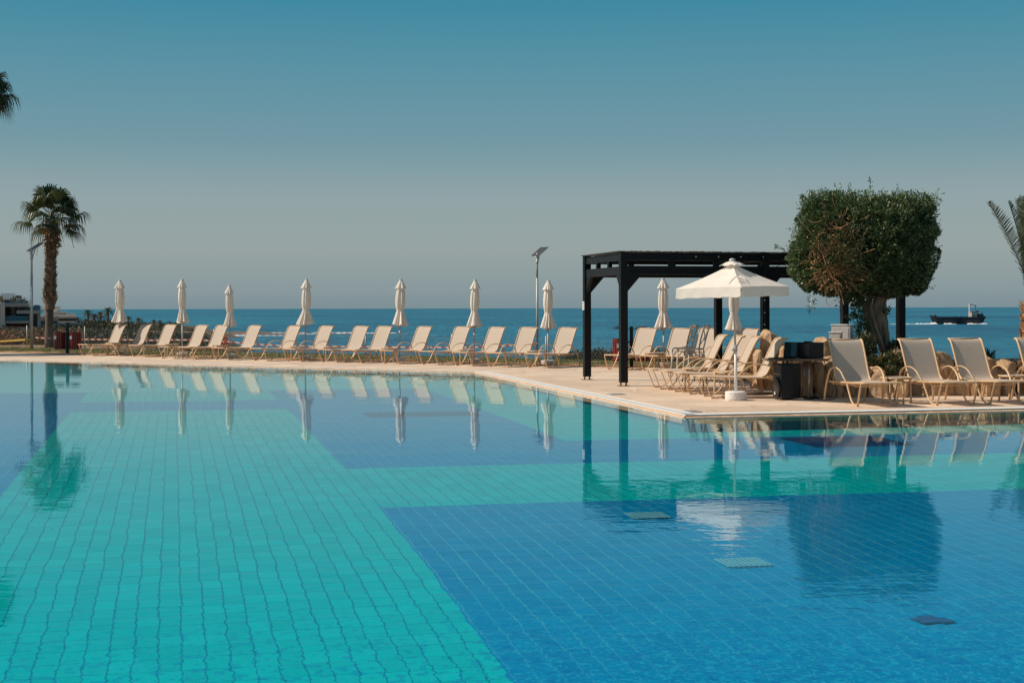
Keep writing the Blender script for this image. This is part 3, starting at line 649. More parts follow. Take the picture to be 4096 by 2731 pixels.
# ------------------------------------------------------------------ pergola
def pergola():
    o = Vector((2.2, 28.3, 0)); root = empty('timber_pergola', o, R(13.3), 'black timber pergola with a slatted roof on the paved deck', 'pergola')
    ps = .145; H = 2.66; W, D = 6.02, 2.56
    for i, x in enumerate((0, 3.0, W)):
        for y in (0, D):
            p = MB(); h = ps/2; p.box(x-h, x+h, y-h, y+h, .07, H); 
            for sx in (-1, 1): p.box(x+sx*h*.98-.004, x+sx*h*.98+.004, y-.02, y+.02, .07, H-.05)
            po = p.build('post', BLACKWOOD, root)
            f = MB(); f.box(x-.12, x+.12, y-.05, y+.05, 0, .012)
            for sx in (-1, 1): f.box(x+sx*.055-.012, x+sx*.055+.012, y-.02, y+.02, .012, .075)
            f.build('foot_bracket', mat('rusty_bracket', (.16, .07, .04), .7, var=.3) if i+y == 0 else bpy.data.materials['rusty_bracket'], po)
    h = ps/2
    for y in (0, D):
        for z0, z1, nm in ((2.48, 2.635, 'top_beam'), (2.245, 2.375, 'lower_beam')):
            for x0, x1 in ((h, 3-h), (3+h, W-h)):
                b = MB(); b.box(x0, x1, y-.05, y+.05, z0, z1)
                if nm == 'lower_beam': b.box(x0, x1, y-.065, y+.065, z0-.048, z0-.001)
                b.build(nm, BLACKWOOD, root)
    for x in (0, 3.0, W):
        for z0, z1, nm in ((2.48, 2.625, 'top_beam'), (2.20, 2.365, 'lower_beam')):
            b = MB(); b.box(x-.045, x+.045, h, D-h, z0, z1); b.build(nm, BLACKWOOD, root)
    for y in (0, D):
        for x in (1.0, 1.95, 4.0, 5.0): b = MB(); b.box(x-.055, x+.055, y-.04, y+.04, 2.375, 2.48); b.build('spacer_block', BLACKWOOD, root)
    for x in (0, W):
        for y in (.9, 1.7): b = MB(); b.box(x-.04, x+.04, y-.05, y+.05, 2.365, 2.48); b.build('spacer_block', BLACKWOOD, root)
    for y in (0, D):
        for x, sx in ((h, 1), (3-h, -1), (3+h, 1), (W-h, -1)):
            b = MB(); b.prism([(x, 2.2), (x, 1.86), (x+sx*.30, 2.2)], y-.035, y+.035); b.build('corner_brace', BLACKWOOD, root)
    for x in (0, W):
        for y, sy in ((h, 1), (D-h, -1)):
            q = [(y, 2.2), (y, 1.86), (y+sy*.30, 2.2)]; n = 3
            b = MB(); b.add([(x-.035, a, z) for a, z in q]+[(x+.035, a, z) for a, z in q], [(0, 1, 2), (5, 4, 3), (0, 3, 4, 1), (1, 4, 5, 2), (2, 5, 3, 0)]); b.build('corner_brace', BLACKWOOD, root)
    rs = MB(); rr = random.Random(2)
    for k in range(9): y = .1+k*(D-.2)/8; rs.box(.05, W-.05, y-.02, y+.02, 2.59, 2.635)
    rs.build('rafter', BLACKWOOD, root)
    ml = MB(); n = 190
    for k in range(n):
        x = -.1+k*(W+.2)/n; ml.bar((x, -.12+rr.uniform(-.05, .05), 2.655+rr.uniform(-.004, .008)), (x+rr.uniform(-.01, .01), D+.1+rr.uniform(-.08, .08), 2.655+rr.uniform(-.004, .012)), .018, .012)
    ml.build('roof_slats', mat('dark_roof_slats', (.03, .022, .018), .8, var=.5, scale=12), root)
    sg = MB(); sg.box(-h-.012, -h-.002, D-.068, D+.068, 1.50, 1.68); so = sg.build('sign_plate', WHITE, root)
    tx = MB()
    for k, (a, l) in enumerate(((1.53, .05), (1.553, .03), (1.577, .06), (1.60, .05), (1.63, .04), (1.652, .06))): tx.box(-h-.014, -h-.0125, D-l*.8, D+l*.8, a-.006, a+.006)
    tx.build('sign_marks', BLACK, so)
    lb = MB()
    for z in (.95, 1.2, 1.44, 1.69): lb.lathe([(.001, z-.014), (.013, z-.006), (.014, z+.006), (.001, z+.014)], 8, c=(3-h*.55, -h-.012))
    for k in range(6):
        x = .5+k*.48; lb.lathe([(.001, 2.56-.014), (.013, 2.555), (.014, 2.568), (.001, 2.576)], 8, c=(x+1.0, -.066))
    lb.build('string_light_bulbs', WHITE, root)
    wr = MB(); wr.tube([(3-h*.55, -h-.012, .9), (3-h*.55, -h-.012, 2.2)], .004, 5); wr.tube(spline([(1.4, -.064, 2.58), (1.9, -.066, 2.56), (2.4, -.066, 2.575), (2.9, -.066, 2.50), (3.1, -.08, 2.36), (3.4, -.066, 2.43), (3.9, -.066, 2.57)], 5), .004, 5); wr.build('string_light_wire', CABLE, root)
pergola()

# ------------------------------------------------------------------ litter bins
def make_bins():
    root = empty('twin_litter_bin', (0, 0, 0))
    p = MB(); p.box(-.042, .042, -.042, .042, 0, 1.06); p.box(-.1, .1, -.1, .1, 0, .015); p.build('post', BLACK, root)
    for sx in (-1, 1):
        cx = sx*.285
        b = MB(); n = 16
        for j in range(n):
            a = 2*pi*(j+.5)/n; M = Matrix.Translation((cx, 0, 0)) @ Matrix.Rotation(a, 4, 'Z')
            b.box(.182, .202, -.030, .030, .16, .74, M)
        bo = b.build('bin_slats', REDWOOD, root)
        l = MB(); l.lathe([(.172, .17), (.178, .70)], 24, c=(cx, 0), cap=False); l.lathe([(.176, .165), (.176, .175)], 24, c=(cx, 0)); l.lathe([(.185, .725), (.19, .745), (.17, .745)], 24, c=(cx, 0), cap=False); l.build('bin_liner', BLACKGLOSS, bo)
        g = MB(); g.box(-.055, .055, -.214, -.205, .51, .62, Matrix.Translation((cx, 0, 0)) @ Matrix.Rotation(-.35, 4, 'Z')); g.build('ash_plate', STEEL, bo)
        r = MB(); r.lathe([(.21, 1.0), (.215, 1.008), (.12, 1.055), (.0, 1.075)], 28, c=(cx, 0)); r.bar((sx*.04, 0, 1.0), (cx+sx*.1, 0, 1.004), .03, .02); ro = r.build('rain_lid', BLACKGLOSS, root)
        kn = MB(); kn.lathe([(.02, 1.07), (.018, 1.09), (0, 1.095)], 10, c=(cx, 0)); kn.build('lid_knob', STEEL, ro)
        ar = MB(); ar.bar((sx*.04, 0, .66), (cx-sx*.17, 0, .66), .03, .03); ar.bar((sx*.04, 0, .25), (cx-sx*.17, 0, .25), .03, .03); ar.build('bracket', BLACK, root)
    return root
BN1 = make_bins(); g = gnd(270, 1415); BN1.location = (g.x, g.y, 0); BN1.rotation_euler = (0, 0, R(-8))
tag(BN1, 'twin litter bin with red slats and black lids beside the left palm', 'litter bin', 'twin litter bins')
BN2 = copy_tree(BN1); g = gnd(2525, 1469); BN2.location = (g.x, g.y, 0); BN2.rotation_euler = (0, 0, R(4))
tag(BN2, 'twin litter bin with red slats seen between the pergola posts', 'litter bin', 'twin litter bins')

# ------------------------------------------------------------------ solar lamp posts
def make_lamp(h):
    root = empty('solar_lamp_post', (0, 0, 0))
    p = MB(); p.tube([(0, 0, 0), (0, 0, h*.72)], .05, 12); p.tube([(0, 0, h*.72), (0, 0, h-.2)], .04, 12); p.lathe([(.055, h*.86), (.06, h*.865), (.06, h*.885), (.05, h*.89)], 12); p.build('pole', POLE, root, smooth=True)
    M = Matrix.Translation((.17, 0, h-.06)) @ Matrix.Rotation(-R(33), 4, 'Y')
    f = MB(); f.box(-.34, .34, -.24, .24, -.025, .0, M); fo = f.build('panel_frame', STEEL, root)
    c = MB(); c.box(-.32, .32, -.22, .22, .001, .006, M); c.box(-.32, .32, -.22, .22, -.032, -.026, M); c.build('solar_cells', mat('solar_cells', (.06, .055, .055), .25), fo)
    b = MB(); b.bar((.03, 0, h*.87), (.18, 0, h-.09), .03, .03); b.bar((0, 0, h-.24), (.02, 0, h-.16), .09, .09); b.build('panel_bracket', POLE, root)
    l = MB(); l.box(-.10, .06, -.05, .05, h-.30, h-.25); l.build('lamp_head', WHITE, root)
    return root
LP = make_lamp(4.25); LP.location = ((127-2048)/F*58, 58, CZ-(1399-1235.4)/F*58); LP.rotation_euler = (0, 0, R(45)); tag(LP, 'grey solar lamp post left of the tall palm', 'lamp post', 'solar lamp posts')
LP2 = copy_tree(LP); y2 = 60; LP2.location = ((2149-2048)/F*y2, y2, CZ+(1231-1016)/F*y2-4.25+.18); tag(LP2, 'grey solar lamp post in the middle, beyond the loungers', 'lamp post', 'solar lamp posts')

# ------------------------------------------------------------------ fence, tape
fa, fb = Vector((-30, 65.9)), Vector((12, 36.6))
def fence():
    WIRE = mat('galvanised_wire', (.34, .35, .35), .5, metal=.3)
    root = empty('chain_link_fence', (fa.x, fa.y, 0), 0, 'low chain link fence with steel posts behind the lawn', 'fence')
    d = (fb-fa); ln = d.length; d = d.normalized()
    def top(t): return .92-.40*t
    def W(x, z): return (d.x*x, d.y*x, z)
    mb = MB(); st = .12; k = 0; x = -1.0
    while x < ln:
        for sg in (1, -1):
            t = min(1, max(0, x/ln)); h = top(t); x0, x1 = (x, x+h) if sg == 1 else (x+h, x)
            a = Vector(W(x0, -.06)); b = Vector(W(x1, h)); mb.bar(a, b, .0024, .0024)
        x += st
    mb.build('wire_mesh', WIRE, root)
    for i in range(14):
        t = (i+.35)/14; p = MB(); x = ln*t; q = W(x, 0); p.tube([(q[0], q[1], -.1), (q[0], q[1], top(t)+.05)], .024, 8); p.build('post', POLE, root, smooth=True)
fence()
def tape_material(a, b):
    m = bpy.data.materials.new('striped_tape'); g = NG(m); bs = g.N['Principled BSDF']; tc = g.N.new('ShaderNodeTexCoord'); sp = g.N.new('ShaderNodeSeparateXYZ'); g.L.new(tc.outputs['Object'], sp.inputs[0])
    c = g.mix(g.gt(g.m('FRACT', g.m('ADD', g.m('MULTIPLY', sp.outputs[0], 3.2), g.m('MULTIPLY', sp.outputs[2], 4.0))), .5), a, b); g.L.new(c, bs.inputs[0]); bs.inputs['Roughness'].default_value = .5; return m
tp = [(141, 1350), (230, 1354), (330, 1357), (480, 1358), (600, 1361), (740, 1359), (880, 1364), (1017, 1376), (1110, 1381), (1240, 1385), (1375, 1386), (1600, 1388), (1790, 1389), (1900, 1388), (2065, 1379.6), (2149, 1374)]
pts = []
for u, v in tp:
    k = (u-2048)/F; t_ = (fa.x-k*fa.y)/((k*(fb.y-fa.y))-(fb.x-fa.x)); q = fa.lerp(fb, t_); pts.append(pt(u, v, q.y-.12))
o0 = pts[0].copy(); sp_ = spline([p-o0 for p in pts], 6); mb = MB(); mb.sheet([[(q.x, q.y, q.z+.024), (q.x+.0, q.y+.004, q.z-.024)] for q in sp_])
tag(mb.build('barrier_tape', tape_material((.62, .58, .55), (.45, .06, .03)), loc=o0), 'red and white striped barrier tape strung along the fence', 'barrier tape')
mb = MB(); ya = [pt(-60, 1369, 59), pt(0, 1365, 59), pt(60, 1361, 58.5), pt(121, 1357, 57.9), pt(119, 1380, 57.8), pt(117, 1398, 57.7)]
mb.sheet([[(q.x, q.y, q.z+.035), (q.x+.05 if i > 3 else q.x, q.y, q.z-.035)] for i, q in enumerate(ya)])
tag(mb.build('barrier_tape', mat('yellow_tape', (.62, .40, .08), .5)), 'yellow barrier tape tied to the left lamp post', 'barrier tape')
q = pt(897, 1366, 53); e = MB(); rr = random.Random(8)
for k in range(40): e.leaf((rr.gauss(0, .05), rr.gauss(0, .03), rr.uniform(-.18, .16)), (rr.uniform(-1, 1), rr.uniform(-1, 1), rr.uniform(-1.5, 1)), .14, .08, rr)
tag(e.build('tape_knot', mat('orange_plastic', (.62, .09, .02), .5), loc=q), 'knot of orange tape on the fence by the shortest parasol', 'tape knot')

# ------------------------------------------------------------------ foliage helpers
def rvec(r):
    while True:
        v = Vector((r.uniform(-1, 1), r.uniform(-1, 1), r.uniform(-1, 1)))
        if .05 < v.length < 1: return v.normalized()
def clump(mb, c, rad, n, ln, wd, r, up=.3, shell=.5):
    for _ in range(n):
        v = rvec(r); q = Vector(c)+Vector((v.x*rad[0], v.y*rad[1], v.z*rad[2]))*(r.random()**shell)
        d = (v+rvec(r)*.8+Vector((0, 0, up))); mb.leaf(q, d, ln*r.uniform(.6, 1.3), wd*r.uniform(.7, 1.3), r)
BARK = mat('pale_bark', (.27, .195, .135), .85, var=.45, scale=7, stretch=(1, 1, .35), bump=.03, bscale=12)
BROWN = mat('dry_twigs', (.44, .22, .10), .9, var=.35, scale=4)

# ------------------------------------------------------------------ clipped olive-like tree
def big_tree():
    r = random.Random(5); Y = 26.6; k = Y/F
    base = pt(3540, 1440, Y); root = empty('clipped_tree', base, 0, 'dense clipped evergreen tree with twisted pale trunks behind the boulders', 'tree')
    def W(u, v, dy=0): p = pt(u, v, Y+dy); return Vector((p.x-base.x, dy, p.z-base.z))
    LEAF = leafmat('evergreen_leaves', (.018, .042, .010), (.085, .135, .038), .38, .28, (.32, .36, .20))
    # crown outline (photo pixels): left/right limits by height
    prof = [(785, 3215, 3728), (800, 3212, 3735), (860, 3205, 3745), (930, 3190, 3742), (1000, 3165, 3735), (1040, 3160, 3728), (1090, 3165, 3722), (1130, 3190, 3715), (1160, 3225, 3700), (1178, 3330, 3660)]
    def lim(v):
        for (a, l0, r0), (b, l1, r1) in zip(prof, prof[1:]):
            if a <= v <= b: t = (v-a)/(b-a); return l0+(l1-l0)*t, r0+(r1-r0)*t
        return None
    lf = MB(); n = 0
    def dead(x, z): 
        uu = (x+base.x)/k+2048; vv = (CZ-(z+base.z))/k+1228
        return ((uu-3345)/105)**2+((vv-1010)/150)**2
    cnt = 0
    while cnt < 66000:
        v = r.uniform(780, 1180); l, rt = lim(max(785, min(1178, v))); u = r.uniform(l, rt)
        l += 48*noise.noise((v*.012, 3, 0))+14*noise.noise((v*.05, 4, 0)); rt += 44*noise.noise((v*.013, 9, 0))-6+14*noise.noise((v*.05, 7, 0)); c, hw = (l+rt)/2, (rt-l)/2
        if v < 780+34*(.4+noise.noise((u*.014, 0, 5)))+10*noise.noise((u*.06, 0, 8))+62*max(0, abs((u-c)/hw)-.86)/.14: continue
        zz = (v-980)/200; xx = (u-c)/hw
        dmax = 1.25*max(.05, (1-abs(xx)**3.0)*(1-abs(zz)**3.0))**.5
        sgn = -1 if r.random() < .62 else 1
        dy = sgn*dmax*(1-r.random()**2.2*.55)
        ns = noise.noise((u*.012, v*.012, dy*1.6))
        if ns < -.16 and r.random() < .75: dy *= .72
        p = W(u, v, dy)
        p += Vector((noise.noise((u*.02, v*.02, 1)), noise.noise((u*.02, v*.02, 2)), noise.noise((u*.02, v*.02, 3))))*.16
        if dy < 0 and dead(p.x, p.z) < 1 and r.random() < .6: continue
        out = Vector((xx, dy*.8, -zz*.9+.35))
        lf.leaf(p, out+rvec(r)*.85, r.uniform(.036, .066), r.uniform(.015, .026), r); cnt += 1
    for _ in range(16000):
        v = r.uniform(800, 1170); l, rt = lim(max(785, min(1178, v))); u = l+(rt-l)*(.03+.94*r.random()); lf.leaf(W(u, v, r.uniform(-.55, .55)), rvec(r), .10, .05, r)
    # loose sprigs on the outline
    for _ in range(900):
        e = r.random()
        if e < .55: u = r.uniform(3230, 3715); v = 800; d0 = Vector((r.uniform(-.35, .35), r.uniform(-.6, .4), 1))
        else:
            v = r.uniform(790, 1170); l, rt = lim(v); sd = r.random() < .5; u = l+18 if sd else rt-18; d0 = Vector((-1 if sd else 1, r.uniform(-.5, .3), r.uniform(-.1, .9)))
        p = W(u, v, r.uniform(-.9, .6)); ln = r.uniform(.05, .20)*(1.6 if r.random() < .08 else 1); d = d0.normalized()
        for q in range(int(ln/.018)):
            s_ = q*.018; lf.leaf(p+d*s_+Vector((0, 0, s_*s_*.3)), d*.6+rvec(r), r.uniform(.04, .065), .02, r)
    for (u, v, ln) in ((3480, 765, .24), (3235, 1180, .32), (3350, 1190, .22), (3140, 1000, .25), (3255, 1190, .20)):
        p = W(u, v, -.5); d = Vector((.05, 0, 1)) if v < 900 else (Vector((-.8, 0, .35)) if v < 1100 else Vector((.05, 0, -1)))
        for q in range(int(ln/.010)):
            s_ = q*.010; lf.leaf(p+d*s_+rvec(r)*.025, d*.4+rvec(r), .06, .022, r)
    # leafy suckers on and around the trunk
    for (u, v, a, b, n) in ((3430, 1235, .10, .20, 380), (3450, 1310, .13, .18, 420), (3545, 1245, .04, .06, 60), (3400, 1270, .10, .03, 90), (3440, 1200, .25, .10, 300), (3470, 1395, .18, .18, 420)):
        clump(lf, W(u, v, -.25), (a, .2, b), n, .07, .025, r)
    lf.build('crown', LEAF, root)
    dt = MB()
    for _ in range(230):
        for _t in range(50):
            u = r.uniform(3230, 3460); v = r.uniform(860, 1170); q = W(u, v)
            if dead(q.x, q.z) < 1.1: break
        p = W(u, v, -1.12+r.uniform(0, .25)*1); d = Vector((r.uniform(-1, 1), r.uniform(-.5, .3), r.uniform(-1.2, 1.0))).normalized(); ln = r.uniform(.12, .45)
        dt.tube(spline([p, p+d*ln*.5+rvec(r)*.04, p+d*ln+rvec(r)*.08], 3), [.0038]*7, 4, cap=False)
    for _ in range(620):
        u = r.gauss(3335, 60); v = r.gauss(1010, 90); q = W(u, v)
        if dead(q.x, q.z) > 1.3: continue
        dt.leaf(W(u, v, -1.03+r.uniform(-.12, .15)), rvec(r), .06, .025, r)
    dt.build('dead_twigs', BROWN, root)
    tr = MB()
    stems = [([(3545, 1445, 0), (3520, 1380, -.1), (3480, 1290, -.1), (3470, 1220, 0), (3500, 1150, .1)], (.06, .055, .06, .07, .05)),
             ([(3555, 1450, -.1), (3530, 1380, -.18), (3500, 1300, -.15), (3482, 1230, -.1), (3478, 1150, 0)], (.045, .04, .05, .06, .04)),
             ([(3525, 1448, .0), (3528, 1370, -.05), (3515, 1290, -.1), (3505, 1220, -.08), (3530, 1140, 0)], (.06, .055, .075, .09, .06)),
             ([(3548, 1450, -.05), (3545, 1370, -.12), (3535, 1290, -.1), (3520, 1220, -.05), (3545, 1140, 0)], (.06, .055, .065, .075, .06)),
             ([(3560, 1455, .05), (3553, 1370, 0), (3543, 1290, 0), (3538, 1200, .05), (3580, 1130, .1)], (.055, .045, .05, .06, .04)),
             ([(3470, 1385, -.1), (3472, 1330, -.05), (3462, 1260, 0), (3450, 1200, .1), (3400, 1140, .1)], (.05, .045, .05, .05, .04)),
             ([(3500, 1400, .15), (3480, 1320, .1), (3460, 1240, .1), (3420, 1160, .1)], (.06, .05, .05, .04))]
    for pth, rad in stems:
        P = spline([W(u, v, dy) for u, v, dy in pth], 6); rr_ = []
        for i in range(len(P)):
            t = i/(len(P)-1)*(len(rad)-1); a = int(min(t, len(rad)-2)); rr_.append((rad[a]*(1-t+a)+rad[a+1]*(t-a))*(1+.14*sin(i*1.7))*.80)
        tr.tube(P, rr_, 10)
    tr.build('trunk', BARK, root, smooth=True)
big_tree()

# ------------------------------------------------------------------ palms
def palm_trunk(h, r0, r1, seed, boots, lean=(0, 0), z0=0.0, bs=.16):
    r = random.Random(seed); mb = MB(); n = 10
    P = [Vector((lean[0]*(i/n)**1.4, lean[1]*i/n, h*i/n)) for i in range(n+1)]
    mb.tube(P, [r0+(r1-r0)*i/n for i in range(n+1)], 14)
    for k in range(boots):
        t = z0+(1-z0)*(k+r.random())/boots; i = t*n; a = int(min(i, n-1)); c = P[a].lerp(P[a+1], i-a); rad = r0+(r1-r0)*t
        an = k*2.4+r.uniform(-.4, .4); d = Vector((cos(an), sin(an), 0)); sd = Vector((-sin(an), cos(an), 0)); w_ = bs*.45*r.uniform(.7, 1.2); ln = bs*r.uniform(.6, 1.25)
        p = c+d*rad*.85; tip = p+d*ln*.6+Vector((0, 0, ln*r.uniform(.1, .8)))
        mb.add([p-sd*w_-Vector((0, 0, ln*.6)), p+sd*w_-Vector((0, 0, ln*.6)), p+sd*w_*.7+d*ln*.35+Vector((0, 0, .02)), p-sd*w_*.7+d*ln*.35+Vector((0, 0, .02)), tip, p-Vector((0, 0, ln*.1))], [(0, 1, 2, 3), (3, 2, 4), (5, 4, 2), (5, 3, 4)])
    return mb, P[-1]
def fan_leaf(mb, c, d, pet, rad, r, droop=.5, seg=27):
    d = Vector(d).normalized(); sd = d.cross(Vector((0, 0, 1)))
    if sd.length < .1: sd = Vector((1, 0, 0))
    sd.normalize(); up = sd.cross(d)
    mid = Vector(c)+d*pet+Vector((0, 0, -.12*pet)); mb.tube([c, Vector(c)+d*pet*.5, mid], [.02, .015, .01], 4)
    for k in range(seg):
        a = (k/(seg-1)-.5)*R(200); dd = (d*cos(a)+sd*sin(a)+up*.12*cos(a*2)).normalized(); ln = rad*(1-.25*abs(a)/R(100))*r.uniform(.9, 1.08); w_ = rad*.042
        q = dd.cross(up).normalized()
        p1 = mid+dd*ln*.5-Vector((0, 0, .03*ln)); p2 = mid+dd*ln*.74-Vector((0, 0, droop*ln*.18)); p3 = mid+dd*ln*(1.02-.1*droop)-Vector((0, 0, droop*ln*r.uniform(.45, .75)))
        mb.add([mid, p1-q*w_, p1+q*w_, p2-q*w_*.6, p2+q*w_*.6, p3], [(0, 1, 2), (1, 3, 4, 2), (3, 5, 4)])
FAN = leafmat('fan_palm_leaves', (.016, .036, .012), (.07, .095, .035), .4, .25, (.13, .13, .07))
PTR = mat('palm_trunk_bark', (.20, .14, .095), .9, var=.6, scale=5, bump=.02, bscale=18)
BASEBARK = mat('shaded_smooth_bark', (.10, .08, .065), .9, var=.3, scale=6, bump=.01, bscale=14)  # smooth lower bark, darkened in colour for the shade that falls there
DRY = mat('dry_palm_fibre', (.38, .21, .10), .95, var=.35, scale=6)
def fan_palm(loc, h, cr, label, seed, lean=(0, 0), n=34, r0=.17, r1=.215, sp=1.0, el0=-35):
    r = random.Random(seed); root = empty('fan_palm', loc, 0, label, 'palm tree')
    mb = MB(); n_ = 16
    P = [Vector((lean[0]*(i/n_)**1.4, lean[1]*i/n_, h*i/n_)) for i in range(n_+1)]
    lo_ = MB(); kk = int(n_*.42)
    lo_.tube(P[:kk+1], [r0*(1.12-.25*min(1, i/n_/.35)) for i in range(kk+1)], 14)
    mb.tube(P[kk-1:], [r1*(1-.35*max(0, i/n_-.38)/.62) for i in range(kk-1, n_+1)], 14)
    for k in range(330):
        t = .40+.60*(k+r.random())/330; i = t*n_; a = int(min(i, n_-1)); c = P[a].lerp(P[a+1], i-a); rad = r1*(1-.35*(t-.38)/.62)
        an = k*2.4+r.uniform(-.4, .4); d = Vector((cos(an), sin(an), 0)); sd = Vector((-sin(an), cos(an), 0)); w_ = .085*r.uniform(.6, 1.1); ln = r.uniform(.14, .26)*(1.4 if t < .44 else 1)
        p = c+d*rad*.9; tip = p+d*ln*.75+Vector((0, 0, ln*r.uniform(-.3, .6)))
        mb.add([p-sd*w_-Vector((0, 0, ln)), p+sd*w_-Vector((0, 0, ln)), p+sd*w_*.7+d*ln*.4, p-sd*w_*.7+d*ln*.4, tip], [(0, 1, 2, 3), (3, 2, 4)])
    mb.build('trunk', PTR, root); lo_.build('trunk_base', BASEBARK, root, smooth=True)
    top = P[-1]; lf = MB()
    for k in range(n):
        az = k*2.4+r.uniform(-.3, .3); el = R(el0+(85-el0)*((k+.5)/n)**.8*.95); d = Vector((cos(az)*cos(el), sin(az)*cos(el), sin(el)))
        fan_leaf(lf, top+Vector((0, 0, .1)), d, cr*.42*r.uniform(.8, 1.15)*sp, cr*.55*r.uniform(.85, 1.1), r, droop=.9*cos(el)+.25)
    lf.build('crown', FAN, root)
    df = MB()
    for k in range(170):
        an = r.uniform(0, 6.28); z = top.z-r.betavariate(1, 1.4)*cr*.75; d = Vector((cos(an), sin(an), r.uniform(-1.6, -.2))).normalized()
        df.leaf(top+Vector((cos(an)*.16, sin(an)*.16, z-top.z)), d, r.uniform(.15, .35), .09, r)
    for k in range(7):
        an = r.uniform(0, 6.28); p0 = top+Vector((cos(an)*.1, sin(an)*.1, 0)); df.tube(spline([p0, p0+Vector((cos(an)*.5, sin(an)*.5, -.1)), p0+Vector((cos(an)*.8, sin(an)*.8, -r.uniform(.7, 1.5)))], 4), .012, 4)
    df.build('dead_fronds', DRY, root)
    return root
YP = 60
b = pt(196, 1399, YP); tp_ = pt(209, 884, YP)
fan_palm(b, tp_.z-b.z, 1.75, 'tall fan palm with a shaggy trunk standing by the left litter bin', 31, (tp_.x-b.x, 0), 24, sp=1.15, el0=-30)
b = pt(-75, 1399, 58); tp_ = pt(-78, 378, 58)
fan_palm(b, tp_.z-b.z, 1.75, 'taller fan palm mostly outside the left photo edge, fronds showing high up', 33, (tp_.x-b.x, 0), 34)
fan_palm(Vector((-24.6, 48.6, 0)), 7.4, 1.8, 'unseen fan palm added past the left edge to shade the deck', 35, (.2, 0), 34)  # out of view, added so its crown casts shade on the deck

def feather(mb, c, d, ln, r, arch=.5, lw=.03, ll=.35, n=40, vee=.5):
    d = Vector(d).normalized(); sd = d.cross(Vector((0, 0, 1)))
    if sd.length < .1: sd = Vector((1, 0, 0))
    sd.normalize(); P = []
    for i in range(n+1):
        t = i/n; P.append(Vector(c)+d*ln*t-Vector((0, 0, arch*ln*t*t)))
    mb.tube(P[::4]+[P[-1]], [.022*(1-.8*i/(n/4+1)) for i in range(len(P[::4])+1)], 4)
    for i in range(3, n+1):
        t = i/n; tg = (P[i]-P[i-1]).normalized(); up = sd.cross(tg); l = ll*(sin(pi*min(.97, .16+t*.80)))**.6
        for sg in (-1, 1):
            dd = (sd*sg*1.0+tg*.75+up*vee).normalized(); q = dd.cross(tg).normalized()
            dd = (dd+rvec(r)*.12).normalized(); p = P[i]; e = p+dd*l*r.uniform(.85, 1.12)-Vector((0, 0, .06*l)); mb.add([p-tg*lw*.5, p+tg*lw*.5, p+dd*l*.6+tg*lw*.5, e, p+dd*l*.6-tg*lw*.5], [(0, 1, 2, 3, 4)])
DATE = leafmat('date_palm_leaves', (.024, .042, .020), (.085, .115, .06), .42, .25, (.18, .20, .12))
def date_palm():
    Y = 46; root_p = pt(4134, 1541, Y); r = random.Random(9)
    root = empty('date_palm', root_p, 0, 'date palm with feathery fronds and shaggy brown trunk at right edge', 'palm tree')
    top = pt(4136, 1205, Y)-root_p
    tb, tt = palm_trunk(top.z, .33, .36, 9, 330, (0, 0), .0, .26); tb.build('trunk', DRY, root)
    lf = MB(); c = Vector((0, 0, top.z+.1))
    for tu, tv, dy, ar in ((3955, 812, -.6, .30), (4035, 810, .5, .28), (4090, 790, -1.0, .2), (4200, 760, .2, .22), (4290, 850, -.6, .35), (4120, 930, 1.4, .4), (4140, 740, -.3, .12), (4330, 950, .8, .5), (4110, 800, 1.2, .2), (4068, 800, -.3, .25), (4090, 860, .7, .3), (4160, 770, -.8, .2), (4240, 820, -1.2, .3)):
        e = pt(tu, tv, Y+dy)-root_p; d = e-c; ln = d.length; dd = d/ln; a = ar; d2 = (dd+Vector((0, 0, a*.9)));
        feather(lf, c, d2, ln*d2.length, r, arch=a*.9/d2.length, lw=.034, ll=.52, n=66, vee=.45)
    lf.build('crown', DATE, root)
    return root
date_palm()
# far palms along the shore
def far_palm(seed, brown):
    r = random.Random(seed); root = empty('distant_palm', (0, 0, 0)); t, top = palm_trunk(6, .22, .2, seed, 30, (r.uniform(-.3, .3), 0), .5, .25); t.build('trunk', PTR, root)
    lf = MB()
    for k in range(26):
        az = k*2.4; el = R(-25+100*(k/26)**.9); feather(lf, top, (cos(az)*cos(el), sin(az)*cos(el), sin(el)), 1.7*r.uniform(.85, 1.1), r, arch=.55, lw=.10, ll=.34, n=14, vee=.1)
    lf.build('crown', brown, root); return root
FP = [far_palm(51, DATE), far_palm(52, leafmat('dusty_palm_leaves', (.03, .035, .015), (.16, .10, .05), .6, .15))]
fu = [0, 0]
for i, (u, v, wd, kd, lab) in enumerate(((354, 1236, 46, 0, 'distant palm whose crown reaches the horizon, left of the first parasol'), (431, 1226, 52, 0, 'tallest distant palm, rising over the horizon by the first parasol'), (381, 1252, 46, 1, 'brownish distant palm between the two horizon-high palms'), (402, 1244, 44, 1, 'dusty distant palm just left of the tallest distant palm'), (313, 1266, 44, 0, 'distant palm at the left end of the palm cluster, behind the bins'),
   (345, 1270, 46, 0, 'lower green distant palm in front of the left end of the cluster'), (512, 1262, 34, 0, 'distant palm peeking out right of the leftmost parasol'), (553, 1268, 40, 0, 'distant palm above the back of the second lounger'), (615, 1277, 30, 1, 'left one of a pair of distant dusty palms above the sea'), (640, 1279, 30, 1, 'right one of a pair of distant dusty palms above the sea'), (330, 1290, 50, 0, 'low distant palm in the scrub behind the right bin'), (470, 1272, 46, 0, 'distant palm standing behind the first lounger back'))):
    Y = 350.0+rl.uniform(-15, 15); p = pt(u, v, Y); sc_ = (wd/F*Y)/2.5
    o = FP[kd] if not fu[kd] else copy_tree(FP[kd]); fu[kd] = 1
    o.scale = (sc_, sc_, sc_*1.0); o.location = (p.x, Y, p.z-6.9*sc_); o.rotation_euler = (0, 0, rl.uniform(0, 6)); tag(o, lab, 'palm tree', 'distant palms along the shore')

